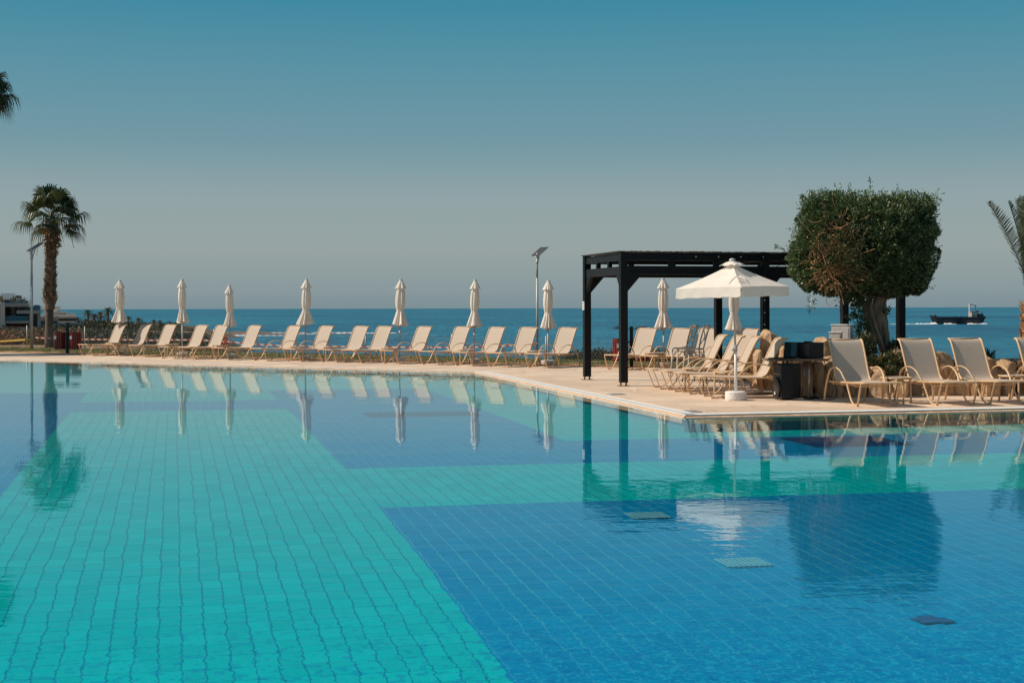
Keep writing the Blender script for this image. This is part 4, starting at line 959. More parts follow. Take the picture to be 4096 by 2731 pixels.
# ------------------------------------------------------------------ scrub, bushes, hedge
SCRUB = leafmat('dark_scrub', (.014, .024, .010), (.05, .058, .026), .7, .15)
mb = MB(); r = random.Random(14)
for _ in range(950):
    y = 62*(11**(r.random()**1.2)); u = r.uniform(-100, 900 if y < 420 else 720); x = (u-2048)/F*y
    if (Vector((x, y))-BA).dot(BN) < 9: continue
    if x > -.205*y-1.5: continue
    z = ground_z(x, y); s_ = r.uniform(.35, .8)*(1+y*.004)*(1-.45*sstep(430, 680, u))
    s_ *= .85
    clump(mb, (x, y, z+s_*.25), (s_*1.3, s_, s_*.55), 95, s_*.24, s_*.15, r, .5)
tag(mb.build('coastal_scrub', SCRUB), kind='stuff')
DRYLEAF = leafmat('dry_vine_leaves', (.09, .035, .012), (.27, .12, .035), .7, .25, (.10, .10, .04))
mb = MB(); r = random.Random(15)
for _ in range(120):
    u = r.uniform(-60, 330); y = r.uniform(64, 70)
    if u > 200: y += 2
    x = (u-2048)/F*y; clump(mb, (x, y, ground_z(x, y)+r.uniform(.05, .45)), (.45, .4, .25), 38, .14, .09, r, .3)
tag(mb.build('dry_vine_bush', DRYLEAF), 'rust coloured dry vine bush behind the fence around the palm foot', 'bush')
mb = MB(); r = random.Random(16)
for _ in range(60):
    u = r.uniform(330, 900); y = r.uniform(66, 80); x = (u-2048)/F*y; s_ = r.uniform(.4, .7)*(1-.4*sstep(480, 760, u))
    if x > -.205*y-.5: continue
    clump(mb, (x, y, ground_z(x, y)+.25), (s_*1.1, .7, s_*.5), 90, .17, .10, r, .4)
tag(mb.build('low_shrub_bank', SCRUB), 'dark low shrubs behind the fence and the leftmost loungers', 'bush')
HEDGE = leafmat('hedge_leaves', (.018, .026, .012), (.07, .075, .035), .65, .2)
mb = MB(); r = random.Random(17)
for _ in range(150):
    u = r.uniform(2190, 3020); k = (u-2048)/F; t_ = (fa.x-k*fa.y)/((k*(fb.y-fa.y))-(fb.x-fa.x)); y = fa.lerp(fb, t_).y+r.uniform(.4, 1.6); x = k*y
    h = .30*sstep(2190, 2330, u)+.14*noise.noise((u*.02, 0, 0))
    clump(mb, (x, y, h-.28+r.uniform(-.2, .08)), (.4, .35, .2), 75, .10, .045, r, .7)
tag(mb.build('clipped_hedge', HEDGE), 'dark green hedge behind the fence and pergola posts', 'hedge')

# ------------------------------------------------------------------ boulders and planter
def rock_material():
    m = bpy.data.materials.new('limestone'); g = NG(m); b = g.N['Principled BSDF']; tc = g.N.new('ShaderNodeTexCoord'); o = tc.outputs['Object']
    n1 = g.noise(o, 2.2, 7); n2 = g.noise(g.mapping(o, (3, 3, .7)), 2.0, 6); n3 = g.noise(o, 18, 4)
    c = g.mix(n1, (.32, .18, .085), (.54, .38, .235)); c = g.mix(g.m('MULTIPLY', g.gt(n2, .54), .6), c, (.30, .14, .055)); c = g.mix(g.m('MULTIPLY', n3, .3), c, (.40, .28, .18))
    g.L.new(c, b.inputs[0]); b.inputs['Roughness'].default_value = .9
    bp = g.N.new('ShaderNodeBump'); bp.inputs['Strength'].default_value = .9; bp.inputs['Distance'].default_value = .03; g.L.new(g.m('ADD', n2, g.m('MULTIPLY', n3, .5)), bp.inputs['Height']); g.L.new(bp.outputs[0], b.inputs['Normal'])
    return m
ROCK = rock_material()
def boulder(u0, u1, tops, vb, Y, dep, seed, label, rough=1.0):
    r = random.Random(seed); a = pt(u0, vb, Y); c = pt(u1, vb, Y); base = Vector(((a.x+c.x)/2, Y+dep/2, 0)); z0 = max(-.02, a.z)
    hw = (c.x-a.x)/2; tz = [pt(u0, t, Y).z for t in tops]
    def topz(x):
        t = (x/hw+1)/2*(len(tz)-1); i = int(max(0, min(t, len(tz)-2))); f = min(1, max(0, t-i)); return tz[i]*(1-f)+tz[i+1]*f
    me = bpy.data.meshes.new('boulder'); bm = bmesh.new()
    for yy in (-1, 1):
        for k in range(5):
            x = hw*(-1+.5*k)*(1 if k in (1, 2, 3) else r.uniform(.86, .98)); d = dep/2*r.uniform(.78, 1)*yy*(1 if 0 < k < 4 else .72)
            bm.verts.new((x*1.02, d*1.06, z0)); bm.verts.new((x*r.uniform(.97, 1.04), d*r.uniform(.95, 1.1), z0+(topz(x)-z0)*r.uniform(.4, .7)))
            bm.verts.new((x*.9, d*r.uniform(.55, .9), topz(x*.9)-(0 if yy > 0 else r.uniform(.0, .10))*(1 if 0 < k < 4 else 1.3)))
    for k in range(4): x = hw*r.uniform(-.8, .8); bm.verts.new((x, r.uniform(-.2, .2)*dep, topz(x)))
    res = bmesh.ops.convex_hull(bm, input=bm.verts[:]); bmesh.ops.delete(bm, geom=[g_ for g_ in res['geom_interior'] if isinstance(g_, bmesh.types.BMVert)], context='VERTS')
    bmesh.ops.triangulate(bm, faces=bm.faces[:])
    for lv in range(3):
        bmesh.ops.subdivide_edges(bm, edges=[e_ for e_ in bm.edges if e_.calc_length() > .06], cuts=1, use_grid_fill=False); bmesh.ops.triangulate(bm, faces=bm.faces[:])
    so = r.uniform(0, 50)
    bm.normal_update()
    for v in bm.verts:
        q = v.co; nz = noise.noise((q.x*2.2+so, q.y*2.2, q.z*1.4))*.050+noise.noise((q.x*6+so, q.y*6, q.z*3))*.026+noise.noise((q.x*15, q.y*15+so, q.z*9))*.012
        cr_ = abs(noise.noise((q.x*3.1+so, q.y*3.1, q.z*.9+7))); nz -= .045*max(0, 1-cr_/.07)
        v.co += v.normal*nz*rough
        if v.co.z < z0: v.co.z = z0
    bm.to_mesh(me); bm.free(); me.materials.append(ROCK)
    o = bpy.data.objects.new('limestone_boulder', me); COL.objects.link(o); o.location = base
    return tag(o, label, 'boulder', 'limestone boulders of the planter wall')
for b_ in ((3014, 3062, (1408, 1398, 1402), 1560, 25.3, .7, 1, 'reddish boulder left of the tall standing stone, under a pergola post'),
 (3054, 3122, (1345, 1318, 1322, 1345), 1562, 25.6, .6, 2, 'tall narrow standing stone behind the nearest crowded lounger'),
 (3108, 3205, (1380, 1370, 1395, 1430), 1560, 25.5, .6, 3, 'pale boulder behind the laptop on the speaker table'),
 (3190, 3262, (1470, 1445, 1440), 1588, 24.5, .7, 4, 'brown fluted boulder directly right of the loudspeaker'),
 (3255, 3310, (1446, 1440, 1442), 1588, 24.55, .7, 5, 'narrow brown boulder under the right end of the speaker table'),
 (3272, 3345, (1375, 1350, 1354, 1372), 1500, 25.2, .6, 6, 'rounded grey boulder behind the mixer, below the grey box'),
 (3302, 3378, (1440, 1432, 1440), 1592, 24.5, .7, 7, 'large boulder behind the left side of the lounger by the table'),
 (3360, 3486, (1450, 1436, 1434, 1440), 1592, 24.6, .7, 8, 'boulder hidden mostly behind the lounger beside the speaker table'),
 (3478, 3572, (1475, 1468, 1476, 1490), 1592, 24.5, .7, 9, 'low dark boulder behind the side table near the tree'),
 (3560, 3640, (1500, 1510, 1505), 1592, 24.4, .6, 10, 'low boulder right behind the round side table'),
 (3588, 3630, (1412, 1400, 1404), 1500, 25.2, .6, 11, 'pale upright boulder left of the second right lounger'),
 (3650, 3835, (1396, 1392, 1404, 1412, 1424), 1588, 24.9, .9, 12, 'biggest brown boulder, between the two middle right loungers'),
 (3820, 3930, (1440, 1450, 1452), 1586, 24.9, .7, 13, 'boulder behind the back of the lounger below the ship'),
 (3926, 4010, (1452, 1432, 1427, 1455), 1587, 24.7, .7, 14, 'peaked pale boulder right of the lounger below the ship'),
 (4000, 4085, (1446, 1441, 1440), 1585, 24.9, .7, 15, 'flat topped boulder left of the rightmost lounger'),
 (4075, 4200, (1440, 1436, 1445), 1585, 25.0, .8, 16, 'boulder at the right photo edge behind the rightmost lounger')):
    boulder(*b_)
EARTH = mat('planter_earth', (.10, .06, .035), .95, var=.4, scale=6, bump=.03)
mb = MB(); rows = []
for j, (dy, z) in enumerate(((.45, .0), (.55, .42), (1.2, .52), (2.4, .56), (3.6, .5), (5.0, .2), (6.0, -.1))):
    rows.append([(x, 24.9+dy+(x-6)*.02, z+.06*noise.noise((x, dy, 0))) for x in [4.9+.3*i for i in range(34)]])
mb.sheet(rows); tag(mb.build('planter_soil', EARTH, smooth=True), kind='structure')
PLANT = leafmat('planter_leaves', (.02, .04, .014), (.07, .10, .04), .5, .2, (.30, .12, .03))
def bush(u, v, y, rad, n, lab, ln=.09, wd=.03, m=PLANT, seed=1):
    p = pt(u, v, y); mb = MB(); rr = random.Random(seed); clump(mb, (0, 0, 0), rad, n, ln, wd, rr, .9)
    for _ in range(6): q = rvec(rr); mb.tube([(0, 0, -rad[2]*1.2), (q.x*rad[0]*.6, q.y*rad[1]*.6, rad[2]*.4)], .006, 4)
    tag(mb.build('shrub', m, loc=p), lab, 'shrub', 'shrubs in the planter under the tree')
bush(3455, 1400, 25.6, (.20, .2, .30), 900, 'tall dark shrub left of the tree trunk, behind the first right lounger', seed=1)
bush(3520, 1462, 25.1, (.28, .2, .16), 900, 'leafy ground shrub at the foot of the twisted trunk', seed=2)
bush(3575, 1455, 25.2, (.14, .18, .22), 500, 'orange tipped spiky plant right of the trunk foot', .13, .022, seed=3)
bush(3600, 1395, 26.4, (.22, .2, .18), 600, 'dark shrub right of the trunk, before the last pergola post', seed=4)
bush(3940, 1440, 26.2, (.14, .15, .13), 260, 'small spiky succulent between lounger and peaked boulder', .13, .025, seed=5)
bush(3560, 1492, 24.75, (.16, .1, .08), 300, 'low pale plant over the boulder behind the side table', .10, .02, seed=6)

# ------------------------------------------------------------------ speaker table and equipment
YT = 24.15
def speaker_stuff():
    t0, t1 = pt(3069, 1437, YT), pt(3311, 1437, YT); cx = (t0.x+t1.x)/2; w_ = t1.x-t0.x; zt = .675
    root = empty('work_table', (cx, YT+.25, 0), R(2), 'weathered wooden table carrying a laptop and mixer before the boulders', 'table')
    t = MB(); t.box(-w_/2, w_/2, -.28, .28, zt-.035, zt); t.build('tabletop', DARKWOOD, root)
    for sx in (-1, 1):
        for sy in (-1, 1): l = MB(); l.tube([(sx*w_*.18+.02, sy*.16, 0), (sx*w_*.18+.02, sy*.16, zt-.035)], .018, 10); l.build('leg', STEEL, root, smooth=True)
    # laptop
    p = pt(3135, 1434, YT+.08); lp = empty('laptop', (p.x-.02, YT+.12, zt), R(36), 'open dark laptop on the left end of the wooden table', 'laptop')
    b = MB(); b.box(-.20, .19, -.13, .13, .004, .022); bo = b.build('keyboard_base', BLACK, lp); ks = MB()
    for i in range(12):
        for j in range(4): ks.box(-.16+i*.026, -.138+i*.026, -.02+j*.028, .002+j*.028, .022, .025)
    ks.build('keys', BLACKGLOSS, bo)
    M = Matrix.Translation((.19, 0, .02)) @ Matrix.Rotation(R(8), 4, 'Y')
    s_ = MB(); s_.box(-.006, .008, -.15, .15, 0, .265, M); so = s_.build('screen', BLACK, lp); q = MB(); q.box(-.009, -.0065, -.135, .135, .02, .25, M); q.build('display', mat('dark_display', (.004, .035, .055), .15), so)
    # mixer / amplifier case
    p = pt(3232, 1434, YT+.2); mx_ = empty('mixer_case', (p.x, YT+.28, zt), R(34), 'black mixer amplifier case with sliders standing on the table', 'mixer')
    b = MB(); b.box(-.14, .19, -.20, .20, .01, .275); bo = b.build('case', BLACK, mx_); k = MB()
    for i in range(8): k.box(-.148, -.14, -.19, .19, .05+i*.026, .060+i*.026)
    k.build('control_strips', mat('grey_controls', (.05, .055, .06), .5), bo)
    h = MB(); h.box(-.03, .06, -.05, .05, .275, .295); h.build('handle', BLACK, mx_)
    # loudspeaker
    p = gnd(3154, 1600); sp = empty('loudspeaker', (p.x, p.y+.16, 0), R(-80), 'black two way loudspeaker standing on the paving under the table', 'speaker')
    poly = [(-.20, -.17), (.20, -.17), (.20, .04), (.12, .20), (-.12, .20), (-.20, .04)]
    b = MB(); zz = [(.025, .97), (.04, 1.0), (.58, 1.0), (.605, .95)]; vs_ = [(x*k_, y*k_, z) for z, k_ in zz for x, y in poly]; n = 6
    b.add(vs_, [(i*n+j, i*n+(j+1) % n, (i+1)*n+(j+1) % n, (i+1)*n+j) for i in range(3) for j in range(n)]+[tuple(range(n))[::-1], tuple(range(18, 24))]); bo = b.build('cabinet', BLACK, sp)
    def disc(r_, z, y, nm, m, ring):
        d = MB(); vs_ = []
        for k_, (rr_, yy) in enumerate(ring): vs_ += [(rr_*cos(2*pi*j/28), y+yy, z+rr_*sin(2*pi*j/28)) for j in range(28)]
        d.add(vs_, [(i*28+j, (i+1)*28+j, (i+1)*28+(j+1) % 28, i*28+(j+1) % 28) for i in range(len(ring)-1) for j in range(28)]); d.build(nm, m, sp)
    disc(.15, .20, -.172, 'woofer', BLACKGLOSS, [(.172, 0), (.172, -.028), (.155, -.034), (.15, -.028), (.11, -.03), (.05, -.034), (.001, -.036)])
    hn = MB(); hn.add([(-.16, -.176, .42), (.16, -.176, .42), (.16, -.176, .57), (-.16, -.176, .57), (-.13, -.178, .44), (.13, -.178, .44), (.13, -.178, .55), (-.13, -.178, .55), (-.05, -.15, .47), (.05, -.15, .47), (.05, -.15, .53), (-.05, -.15, .53)], [(0, 1, 5, 4), (1, 2, 6, 5), (2, 3, 7, 6), (3, 0, 4, 7), (4, 5, 9, 8), (5, 6, 10, 9), (6, 7, 11, 10), (7, 4, 8, 11), (8, 9, 10, 11)]); hn.build('horn', BLACKGLOSS, sp)
    bd = MB(); bd.box(-.018, .018, -.214, -.210, .085, .135); bd.build('badge', WHITE, sp)
    ft = MB(); [ft.box(x-.02, x+.02, y-.02, y+.02, 0, .03) for x in (-.15, .15) for y in (-.13, .0)]; ft.build('rubber_feet', BLACK, sp)
    # cables
    def cable(pts, lab, rad=.008):
        c = MB(); q = [Vector(p) for p in pts]; o0 = q[0]; c.tube(spline([p-o0 for p in q], 6), rad, 6); tag(c.build('cable', CABLE, loc=o0, smooth=True), lab, 'cable', 'black cables around the speaker')
    x0 = pt(3275, 1400, YT+.3)
    cable([pt(3273, 1390, YT+.3), pt(3288, 1386, YT+.28), pt(3292, 1400, YT+.28), pt(3282, 1412, YT+.3), pt(3286, 1425, YT+.3), pt(3296, 1445, YT-.02), pt(3310, 1490, YT-.02), pt(3335, 1530, YT), pt(3346, 1560, YT), gnd(3340, 1590, .01), gnd(3318, 1597, .01), gnd(3285, 1596, .01), gnd(3250, 1592, .01), gnd(3215, 1594, .01)], 'long black cable hanging from the mixer down behind the lounger')
    cable([pt(3196, 1552, 24.0), pt(3206, 1552, 23.95), pt(3211, 1562, 23.95), pt(3206, 1574, 23.95), gnd(3214, 1592, .01), gnd(3240, 1594, .01), gnd(3262, 1588, .01)], 'short cable plugged into the right side of the loudspeaker')
    cable([gnd(3210, 1590, .01), gnd(3235, 1583, .01), gnd(3265, 1590, .01), gnd(3245, 1597, .01), gnd(3220, 1592, .012), gnd(3240, 1585, .02), gnd(3275, 1592, .01)], 'coil of black cable lying behind the loudspeaker')
    cable([pt(3146, 1433, YT), pt(3150, 1445, YT-.06), pt(3152, 1460, YT-.1)], 'left thin cable hanging from the laptop to the loudspeaker', .005)
    cable([pt(3164, 1433, YT), pt(3167, 1445, YT-.06), pt(3170, 1460, YT-.1)], 'right thin cable hanging from the laptop to the loudspeaker', .005)
speaker_stuff()
GREYBOX = mat('grey_cabinet_paint', (.46, .43, .41), .6, var=.15, scale=12)
def ebox(u0, u1, v0, v1, Y, dep, rz, name, lab, door):
    a, b = pt(u0, v1, Y), pt(u1, v0, Y); root = empty(name, ((a.x+b.x)/2, Y+dep/2, a.z), rz, lab, 'utility box'); w_ = (b.x-a.x)/2*.93; h = b.z-a.z
    q = MB(); q.box(-w_, w_, -dep/2, dep/2, 0, h); q.build('cabinet', GREYBOX, root)
    l = MB(); l.box(-w_-.012, w_+.012, -dep/2-.012, dep/2+.012, h, h+.014); l.build('lid', WHITE, root)
    d = MB(); d.box(-w_*.85, w_*.85, -dep/2-.008, -dep/2-.001, h*.08, h*.94); do = d.build('door', GREYBOX, root); k = MB(); k.box(w_*.55, w_*.7, -dep/2-.02, -dep/2-.008, h*.45, h*.55); k.build('latch', STEEL, do)
ebox(3334, 3416, 1300, 1470, 25.75, .22, R(-30), 'utility_box', 'tall pale grey utility cabinet behind the first right lounger', 1)
ebox(3322, 3372, 1330, 1470, 25.4, .16, R(-24), 'utility_box', 'smaller grey utility box in front of the tall pale cabinet', 1)

# ------------------------------------------------------------------ tall bar chairs
def bar_chair():
    root = empty('bar_chair', (0, 0, 0)); sh = .70
    st = MB(); st.lathe([(.17, sh-.03), (.19, sh-.03), (.195, sh-.015), (.19, sh), (.0, sh)], 24, cap=False); st.build('seat', GREYCHAIR, root)
    for sx in (-1, 1):
        for sy in (-1, 1):
            l = MB(); l.tube([(sx*.20, sy*.19, 0), (sx*.155, sy*.15, sh-.03)], .016, 8); lo = l.build('leg', GREYCHAIR, root, smooth=True); c = MB(); c.tube([(sx*.2005, sy*.1905, 0.0), (sx*.198, sy*.188, .05)], .0175, 8); c.build('foot_cap', BLACK, lo)
    br = MB()
    for k in range(4):
        a = k*pi/2+pi/4; b2 = a+pi/2; p0 = Vector((cos(a)*.235, sin(a)*.225, .40)); p1 = Vector((cos(b2)*.235, sin(b2)*.225, .40)); m_ = (p0+p1)/2
        br.tube(spline([p0, p0*.9+Vector((0, 0, .16)), m_*.9+Vector((0, 0, .27)), p1*.9+Vector((0, 0, .16)), p1], 4), .010, 6)
    br.lathe([(.19, .22), (.20, .225), (.19, .23)], 20, cap=False); br.build('arched_brace', GREYCHAIR, root, smooth=True)
    bp = MB()
    for sy in (-1, 1): bp.tube(spline([(.15, sy*.15, sh-.02), (.20, sy*.165, .90), (.27, sy*.165, 1.14)], 4), .016, 8)
    bp.tube(spline([(.17, -.155, .76), (.23, .0, .92), (.26, .155, 1.10)], 4), .011, 6); bp.tube(spline([(.17, .155, .76), (.23, .0, .93), (.26, -.155, 1.10)], 4), .011, 6)
    bp.build('cross_back', GREYCHAIR, root, smooth=True)
    tr = MB(); tr.tube([(.272, -.19, 1.14), (.285, 0, 1.15), (.272, .19, 1.14)], .034, 12)
    for k in range(7): y = -.16+k*.053; tr.tube([(.279, y-.012, 1.145), (.279, y+.012, 1.145)], .038, 12)
    tr.build('wrapped_top_rail', GREYCHAIR, root, smooth=False)
    return root
BC = bar_chair(); g_ = gnd(2730, 1519)
BC.location = (3.60, 30.3, 0); BC.rotation_euler = (0, 0, R(14)); tag(BC, 'left one of two whitewashed cross back bar chairs under the pergola', 'bar chair', 'tall bar chairs under the pergola')
BC2 = copy_tree(BC); BC2.location = (3.79, 29.80, 0); BC2.rotation_euler = (0, 0, R(10)); tag(BC2, 'right one of two whitewashed cross back bar chairs under the pergola', 'bar chair', 'tall bar chairs under the pergola')

# ------------------------------------------------------------------ modern house at left and houses on the shore
STUCCO = mat('grey_stucco', (.36, .34, .32), .85, var=.08, scale=2); STUCCO2 = mat('pale_stucco', (.55, .50, .44), .85, var=.08, scale=1.5); DARKIN = mat('dark_interior', (.02, .02, .022), .6)
TGLASS = mat('teal_balcony_glass', (.02, .13, .19), .1, var=.1); SLATW = mat('white_slats', (.60, .52, .46), .7); TERRA = mat('rust_terrace', (.20, .075, .03), .8)
def house():
    Y = 112.0; k = Y/F; base = pt(70, 1352, Y); root = empty('modern_house', base, R(19), 'modern flat roofed house with glass balconies at left edge', 'house')
    def B(nm, m, x0, x1, y0, y1, d0=0, d1=6, par=None):
        a = pt(x0/4.9, 1120+y1/4.9, Y)-base; b = pt(x1/4.9, 1120+y0/4.9, Y)-base; e = MB(); e.box(a.x, b.x, d0, d1, a.z, b.z); return e.build(nm, m, par or root)
    wl = B('wall', STUCCO, -500, 300, 1000, 1160, 1, 8)
    B('wall', DARKIN, -480, 770, 520, 1000, 3.2, 8)
    B('roof_slab', STUCCO, -600, 555, 455, 520, 0, 8); B('floor_slab', STUCCO, 112, 556, 800, 852, .2, 7); B('pillar', STUCCO2, 22, 110, 440, 1030, -.1, 1.0)
    B('floor_slab', STUCCO2, -500, 22, 800, 850, .2, 7); B('balcony_glass', TGLASS, 112, 540, 700, 799, .25, .3); B('balcony_glass', TGLASS, -400, 18, 700, 799, .25, .3)
    B('floor_slab', STUCCO, 326, 776, 592, 661, .1, 6.5); B('pillar', STUCCO, 556, 604, 662, 932, .3, 1.2); B('pillar', STUCCO, 715, 774, 662, 932, .6, 1.6); B('inner_wall', STUCCO, 215, 305, 525, 798, 2.6, 3.1)
    B('terrace_wall', TERRA, 205, 553, 858, 926, 1.8, 2.4); B('floor_slab', STUCCO2, 380, 776, 934, 1004, .1, 6); B('window', TGLASS, 608, 712, 664, 930, 1.5, 1.55); B('glass_panel', TGLASS, 778, 812, 830, 934, .6, .66)
    B('parapet_glass', TGLASS, 98, 505, 430, 453, .3, .34); B('parapet_glass', TGLASS, 642, 762, 492, 590, .3, .33)
    e = MB(); 
    for i in range(17):
        x = 30+i*16; a = pt(x/4.9, 1120+400/4.9, Y)-base; b = pt((x+9)/4.9, 1120+252/4.9, Y)-base; e.box(a.x, b.x, 3, 3.2, a.z, b.z)
    e.build('roof_screen', SLATW, root); e = MB()
    for i in range(9):
        x = 465+i*15; a = pt(x/4.9, 1120+584/4.9, Y)-base; b = pt((x+9)/4.9, 1120+390/4.9, Y)-base; e.box(a.x, b.x, 2.5, 2.7, a.z, b.z)
    for i in range(15):
        x = 325+i*16; a = pt(x/4.9, 1120+584/4.9, Y)-base; b = pt((x+9)/4.9, 1120+521/4.9, Y)-base; e.box(a.x, b.x, 2.5, 2.7, a.z, b.z)
    e.build('slatted_screen', SLATW, root)
    B('roof_block', DARKIN, 300, 300+2, 290, 400, 3, 5); B('roof_block', STUCCO, 302, 420, 292, 346, 3, 5); B('roof_block', STUCCO, 36, 300, 380, 455, 3.3, 6); B('roof_cabin', DARKIN, 96, 215, 384, 430, 1.5, 3)
    e = MB(); a = pt(-175/4.9, 1120+430/4.9, Y)-base; e.lathe([(1.0, 0), (1.0, .35), (.9, .5), (.5, .58), (.0, .6)], 20, c=(0, 0)); o = e.build('roof_dome', mat('tan_dome', (.45, .28, .13), .8), root); o.location = (a.x, 2, a.z)
    rr = random.Random(6)
    for (x, y, w_, n) in ((330, 385, .9, 260), (420, 405, .7, 160), (700, 560, .8, 200), (450, 570, .9, 150)):
        p = pt(x/4.9, 1120+y/4.9, Y)-base; e = MB(); clump(e, (p.x, 1.2, p.z-.1), (w_*.7, .4, .35), n, .14, .07, rr); e.build('roof_plant', SCRUB, root)
house()
def shore_house(u0, u1, v0, v1, Y, lab, m, wins, extra=None):
    a, b = pt(u0, v1, Y), pt(u1, v0, Y); root = empty('shore_house', ((a.x+b.x)/2, Y, a.z), R(18), lab, 'house', 'pale houses on the shore'); w_ = (b.x-a.x)/2; h = b.z-a.z
    e = MB(); e.box(-w_, w_, 0, 9, -2, h); e.build('wall', m, root); e = MB(); e.box(-w_-.2, w_+.2, -.2, 9.2, h, h+.3); e.build('roof', STUCCO2, root)
    for i in range(wins): x = -w_+2*w_*(i+.5)/wins; e = MB(); e.box(x-.5, x+.5, -.06, -.005, h*.35, h*.78); e.build('window', DARKIN, root)
    if extra: e = MB(); e.box(-w_*.5, w_*.3, 2, 6, h+.3, h+1.2); e.build('roof_block', STUCCO2, root)
shore_house(156, 232, 1270, 1330, 200, 'grey flat roofed shore house behind the tall palm trunk', STUCCO, 2, 1)
shore_house(205, 262, 1254, 1290, 240, 'low pale shore house with a roof block right of the palm', STUCCO2, 3, 1)
shore_house(226, 300, 1270, 1290, 230, 'long low white shore house above the bins', STUCCO2, 4)
shore_house(262, 298, 1261, 1272, 260, 'small white shore house near the palm cluster', STUCCO2, 2)

# ------------------------------------------------------------------ reef, surf
REEF = mat('reef_rock', (.16, .095, .055), .95, var=.5, scale=.12, bump=.4, bscale=.5)
mb = MB(); rows = []
for d, zf in ((-26, -1.5), (-10, .6), (6, 1.2), (22, 1.0), (38, -1.5)):
    rw = []
    for i in range(90):
        x = -330+i*3.0; f = sstep(-88, -175, x) if x > -175 else 1; cy_ = 868+8*noise.noise((x*.02, 0, 0))
        rw.append((x, cy_+d*(.35+.65*f)*(1+.3*noise.noise((x*.06, d, 1))), SEA_Z+zf*(.5+.5*f)*(1+.9*noise.noise((x*.08, d*.1, 4)))-.5*(1-f)))
    rows.append(rw)
mb.sheet(rows); tag(mb.build('shore_reef', REEF), kind='structure')
def foam(strips, name):
    mb = MB(); r = random.Random(12)
    for x0, x1, y, wd, k in strips:
        n = int((x1-x0)/4)+2
        for i in range(n):
            x = x0+(x1-x0)*i/n; t = i/n; w_ = wd*(sin(pi*min(1, max(0, t)))**.5)*(.5+.8*abs(noise.noise((x*.07, y, k)))); 
            if noise.noise((x*.05, y*.1, k+9)) < -.25: continue
            l = (x1-x0)/n*.75; c = Vector((x, y+5*noise.noise((x*.03, k, 3)), SEA_Z+.05))
            mb.lathe([(.0, 0)], 3) if False else None
            vs_ = [(c.x+l*cos(a)*r.uniform(.7, 1.2), c.y+w_*sin(a)*r.uniform(.7, 1.2), c.z+.02) for a in [j*pi/4 for j in range(8)]]+[(c.x, c.y, c.z+.35*wd/8)]
            mb.add(vs_, [(j, (j+1) % 8, 8) for j in range(8)])
    return tag(mb.build(name, FOAM), kind='stuff')
foam([(-250, -150, 822, 9, 1), (-215, -120, 812, 7, 2), (-215, -128, 905, 8, 3), (-150, -95, 905, 7, 4), (-110, -70, 885, 8, 5), (-190, -160, 770, 9, 6), (-230, -190, 760, 8, 7), (-140, -100, 860, 5, 8)], 'surf_foam')

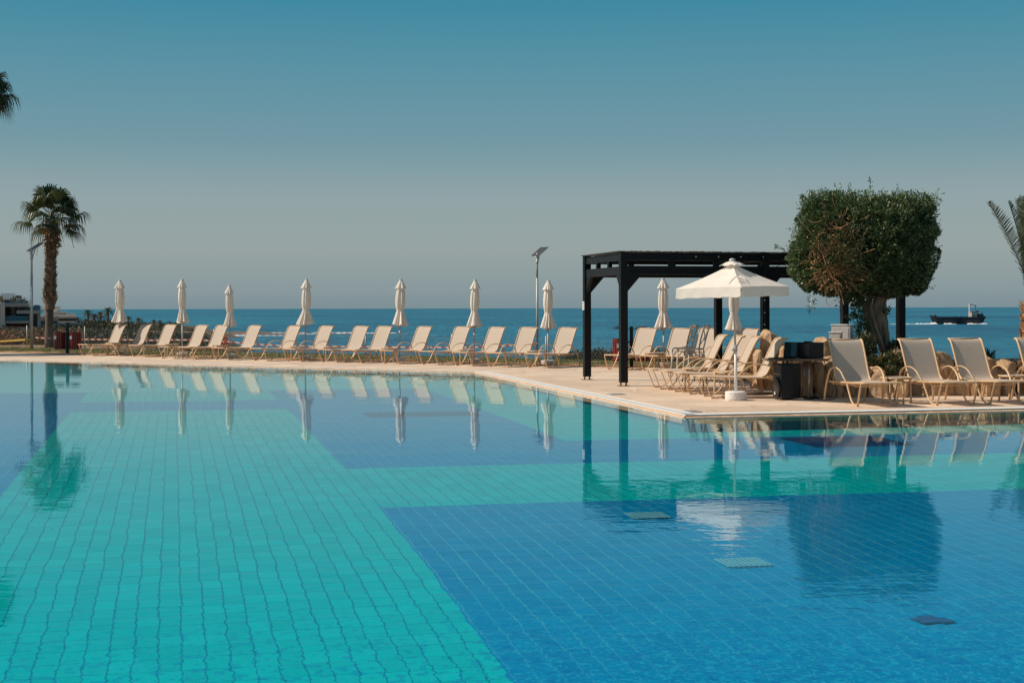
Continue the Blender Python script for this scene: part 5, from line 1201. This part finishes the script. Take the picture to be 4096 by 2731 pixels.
# ------------------------------------------------------------------ cargo ship
def ship():
    vw = 1296; Ys = F*(CZ-SEA_Z)/(vw-1227); k = Ys/F
    cx = (3828-2048)*k; root = empty('cargo_ship', (cx, Ys, SEA_Z), 0, 'dark hulled coaster with a white bridge sailing left on the sea', 'ship')
    Lh = (3940-3717)*k; dk_ = (1296-1268)*k
    hull = MB(); st_ = 26; secs = []
    for i in range(st_+1):
        t = i/st_; x = -Lh/2+Lh*t; top = dk_*(1+.30*max(0, 1-t/.22)**1.5+.10*max(0, (t-.72)/.28)); bw = 5.0*(min(1, t/.2)**.6)*(1-.35*max(0, (t-.85)/.15)**2)
        xb = x+Lh*.075*max(0, 1-t/.25)-Lh*.07*max(0, (t-.88)/.12)
        secs.append([(x, -bw, top), (x+(xb-x)*.5, -bw*.95, top*.5), (xb, -bw*.8, -1), (xb, bw*.8, -1), (x+(xb-x)*.5, bw*.95, top*.5), (x, bw, top)])
    m = 6; vs_ = [p for s_ in secs for p in s_]; hull.add(vs_, [(i*m+j, i*m+j+1, (i+1)*m+j+1, (i+1)*m+j) for i in range(st_) for j in range(m-1)]+[(i*m+5, i*m, (i+1)*m, (i+1)*m+5) for i in range(st_)]+[tuple(range(m)), tuple(range(st_*m, st_*m+m))[::-1]])
    ho = hull.build('hull', mat('dark_hull_paint', (.008, .013, .022), .5), root)
    rl_ = MB(); rl_.box(-Lh*.36, Lh*.5, -5.05, -4.9, dk_*1.0, dk_*1.04); [rl_.box(x-.2, x+.2, -3, -2.6, dk_, dk_*1.18) for x in (-Lh*.2, -Lh*.05, Lh*.06)]; rl_.box(-Lh*.42, -Lh*.38, -2, 2, dk_*1.15, dk_*1.32); rl_.build('deck_fittings', mat('rust_fittings', (.12, .06, .04), .8), root)
    def bx(u0, u1, v0, v1, y0, y1, nm, mt, par=None): e = MB(); e.box((u0-3828)*k, (u1-3828)*k, y0, y1, (1296-v1)*k, (1296-v0)*k); return e.build(nm, mt, par or root)
    WP = mat('ship_white_paint', (.62, .52, .45), .6); OR_ = mat('ship_orange_paint', (.40, .13, .06), .6)
    br = bx(3880, 3902, 1249, 1268, -4, 4, 'bridge', WP); bx(3879, 3903, 1246.5, 1249, -4.3, 4.3, 'bridge_roof', OR_)
    w_ = MB(); 
    for v in (1252.2, 1258.5, 1262.5):
        for i in range(6): u = 3882+i*3.2; w_.box((u-3828)*k, (u+1.7-3828)*k, -4.1, -4.02, (1296-v-2)*k, (1296-v)*k)
    w_.build('bridge_windows', DARKIN, br)
    gm = MB(); gm.box((3876.5-3828)*k, (3878.2-3828)*k, -1, 1, dk_, (1296-1215)*k); gm.box((3900.5-3828)*k, (3902.2-3828)*k, -1, 1, dk_, (1296-1215)*k); gm.box((3876-3828)*k, (3903-3828)*k, -1.2, 1.2, (1296-1221)*k, (1296-1217.5)*k); gm.build('gantry_mast', WP, root)
    fn = MB(); fn.box((3904-3828)*k, (3912-3828)*k, -2, 2, dk_, (1296-1243)*k); fn.box((3912-3828)*k, (3930-3828)*k, -3, 3, dk_*1.05, (1296-1256)*k); fn.tube([((3926-3828)*k, 0, dk_), ((3926-3828)*k, 0, (1296-1250)*k)], .4, 6); fn.build('funnel_house', mat('funnel_dark', (.05, .06, .07), .6), root)
    lb = MB(); lb.lathe([(0, dk_*1.45), (.9, dk_*1.5), (.9, dk_*1.6), (0, dk_*1.65)], 10, c=((3907-3828)*k, -3)); lb.build('lifeboat', WP, root)
    f_ = MB(); r = random.Random(22)
    for u0, u1, h, dy in ((3657, 3705, 2.2, -8), (3714, 3736, 4.0, -7), (3770, 3795, 2.2, -7), (3862, 3882, 2.2, -7), (3880, 3920, 1.4, -9), (3918, 3938, 3.2, -4), (3560, 3660, .9, -8), (3800, 3815, .8, -7)):
        n = 9
        for i in range(n):
            u = u0+(u1-u0)*(i+.5)/n; l = (u1-u0)/n*k; hh = h*.42*r.uniform(.5, 1.1); l *= 1.5
            f_.add([((u-3828)*k-l, dy-3, .05), ((u-3828)*k+l, dy-3, .05), ((u-3828)*k+l, dy+3, .05), ((u-3828)*k-l, dy+3, .05), ((u-3828)*k, dy, hh)], [(0, 1, 4), (1, 2, 4), (2, 3, 4), (3, 0, 4)])
    tag(f_.build('ship_wake', FOAM, loc=(cx, Ys, SEA_Z)), kind='stuff')
ship()
# gull
q = pt(1507, 1164, 220); e = MB(); e.add([(-.45, 0, -.10), (-.2, .1, .04), (0, .12, 0), (.2, .1, .07), (.5, 0, .12), (0, -.12, -.02), (-.2, -.04, .02), (.2, -.04, .05), (0, 0, -.08)], [(0, 1, 6), (1, 2, 5, 6), (2, 3, 7, 5), (3, 4, 7), (5, 2, 8)])
tag(e.build('seagull', mat('gull_grey', (.10, .10, .10), .8), loc=q), 'tiny gull gliding in the sky above the middle parasols', 'bird')
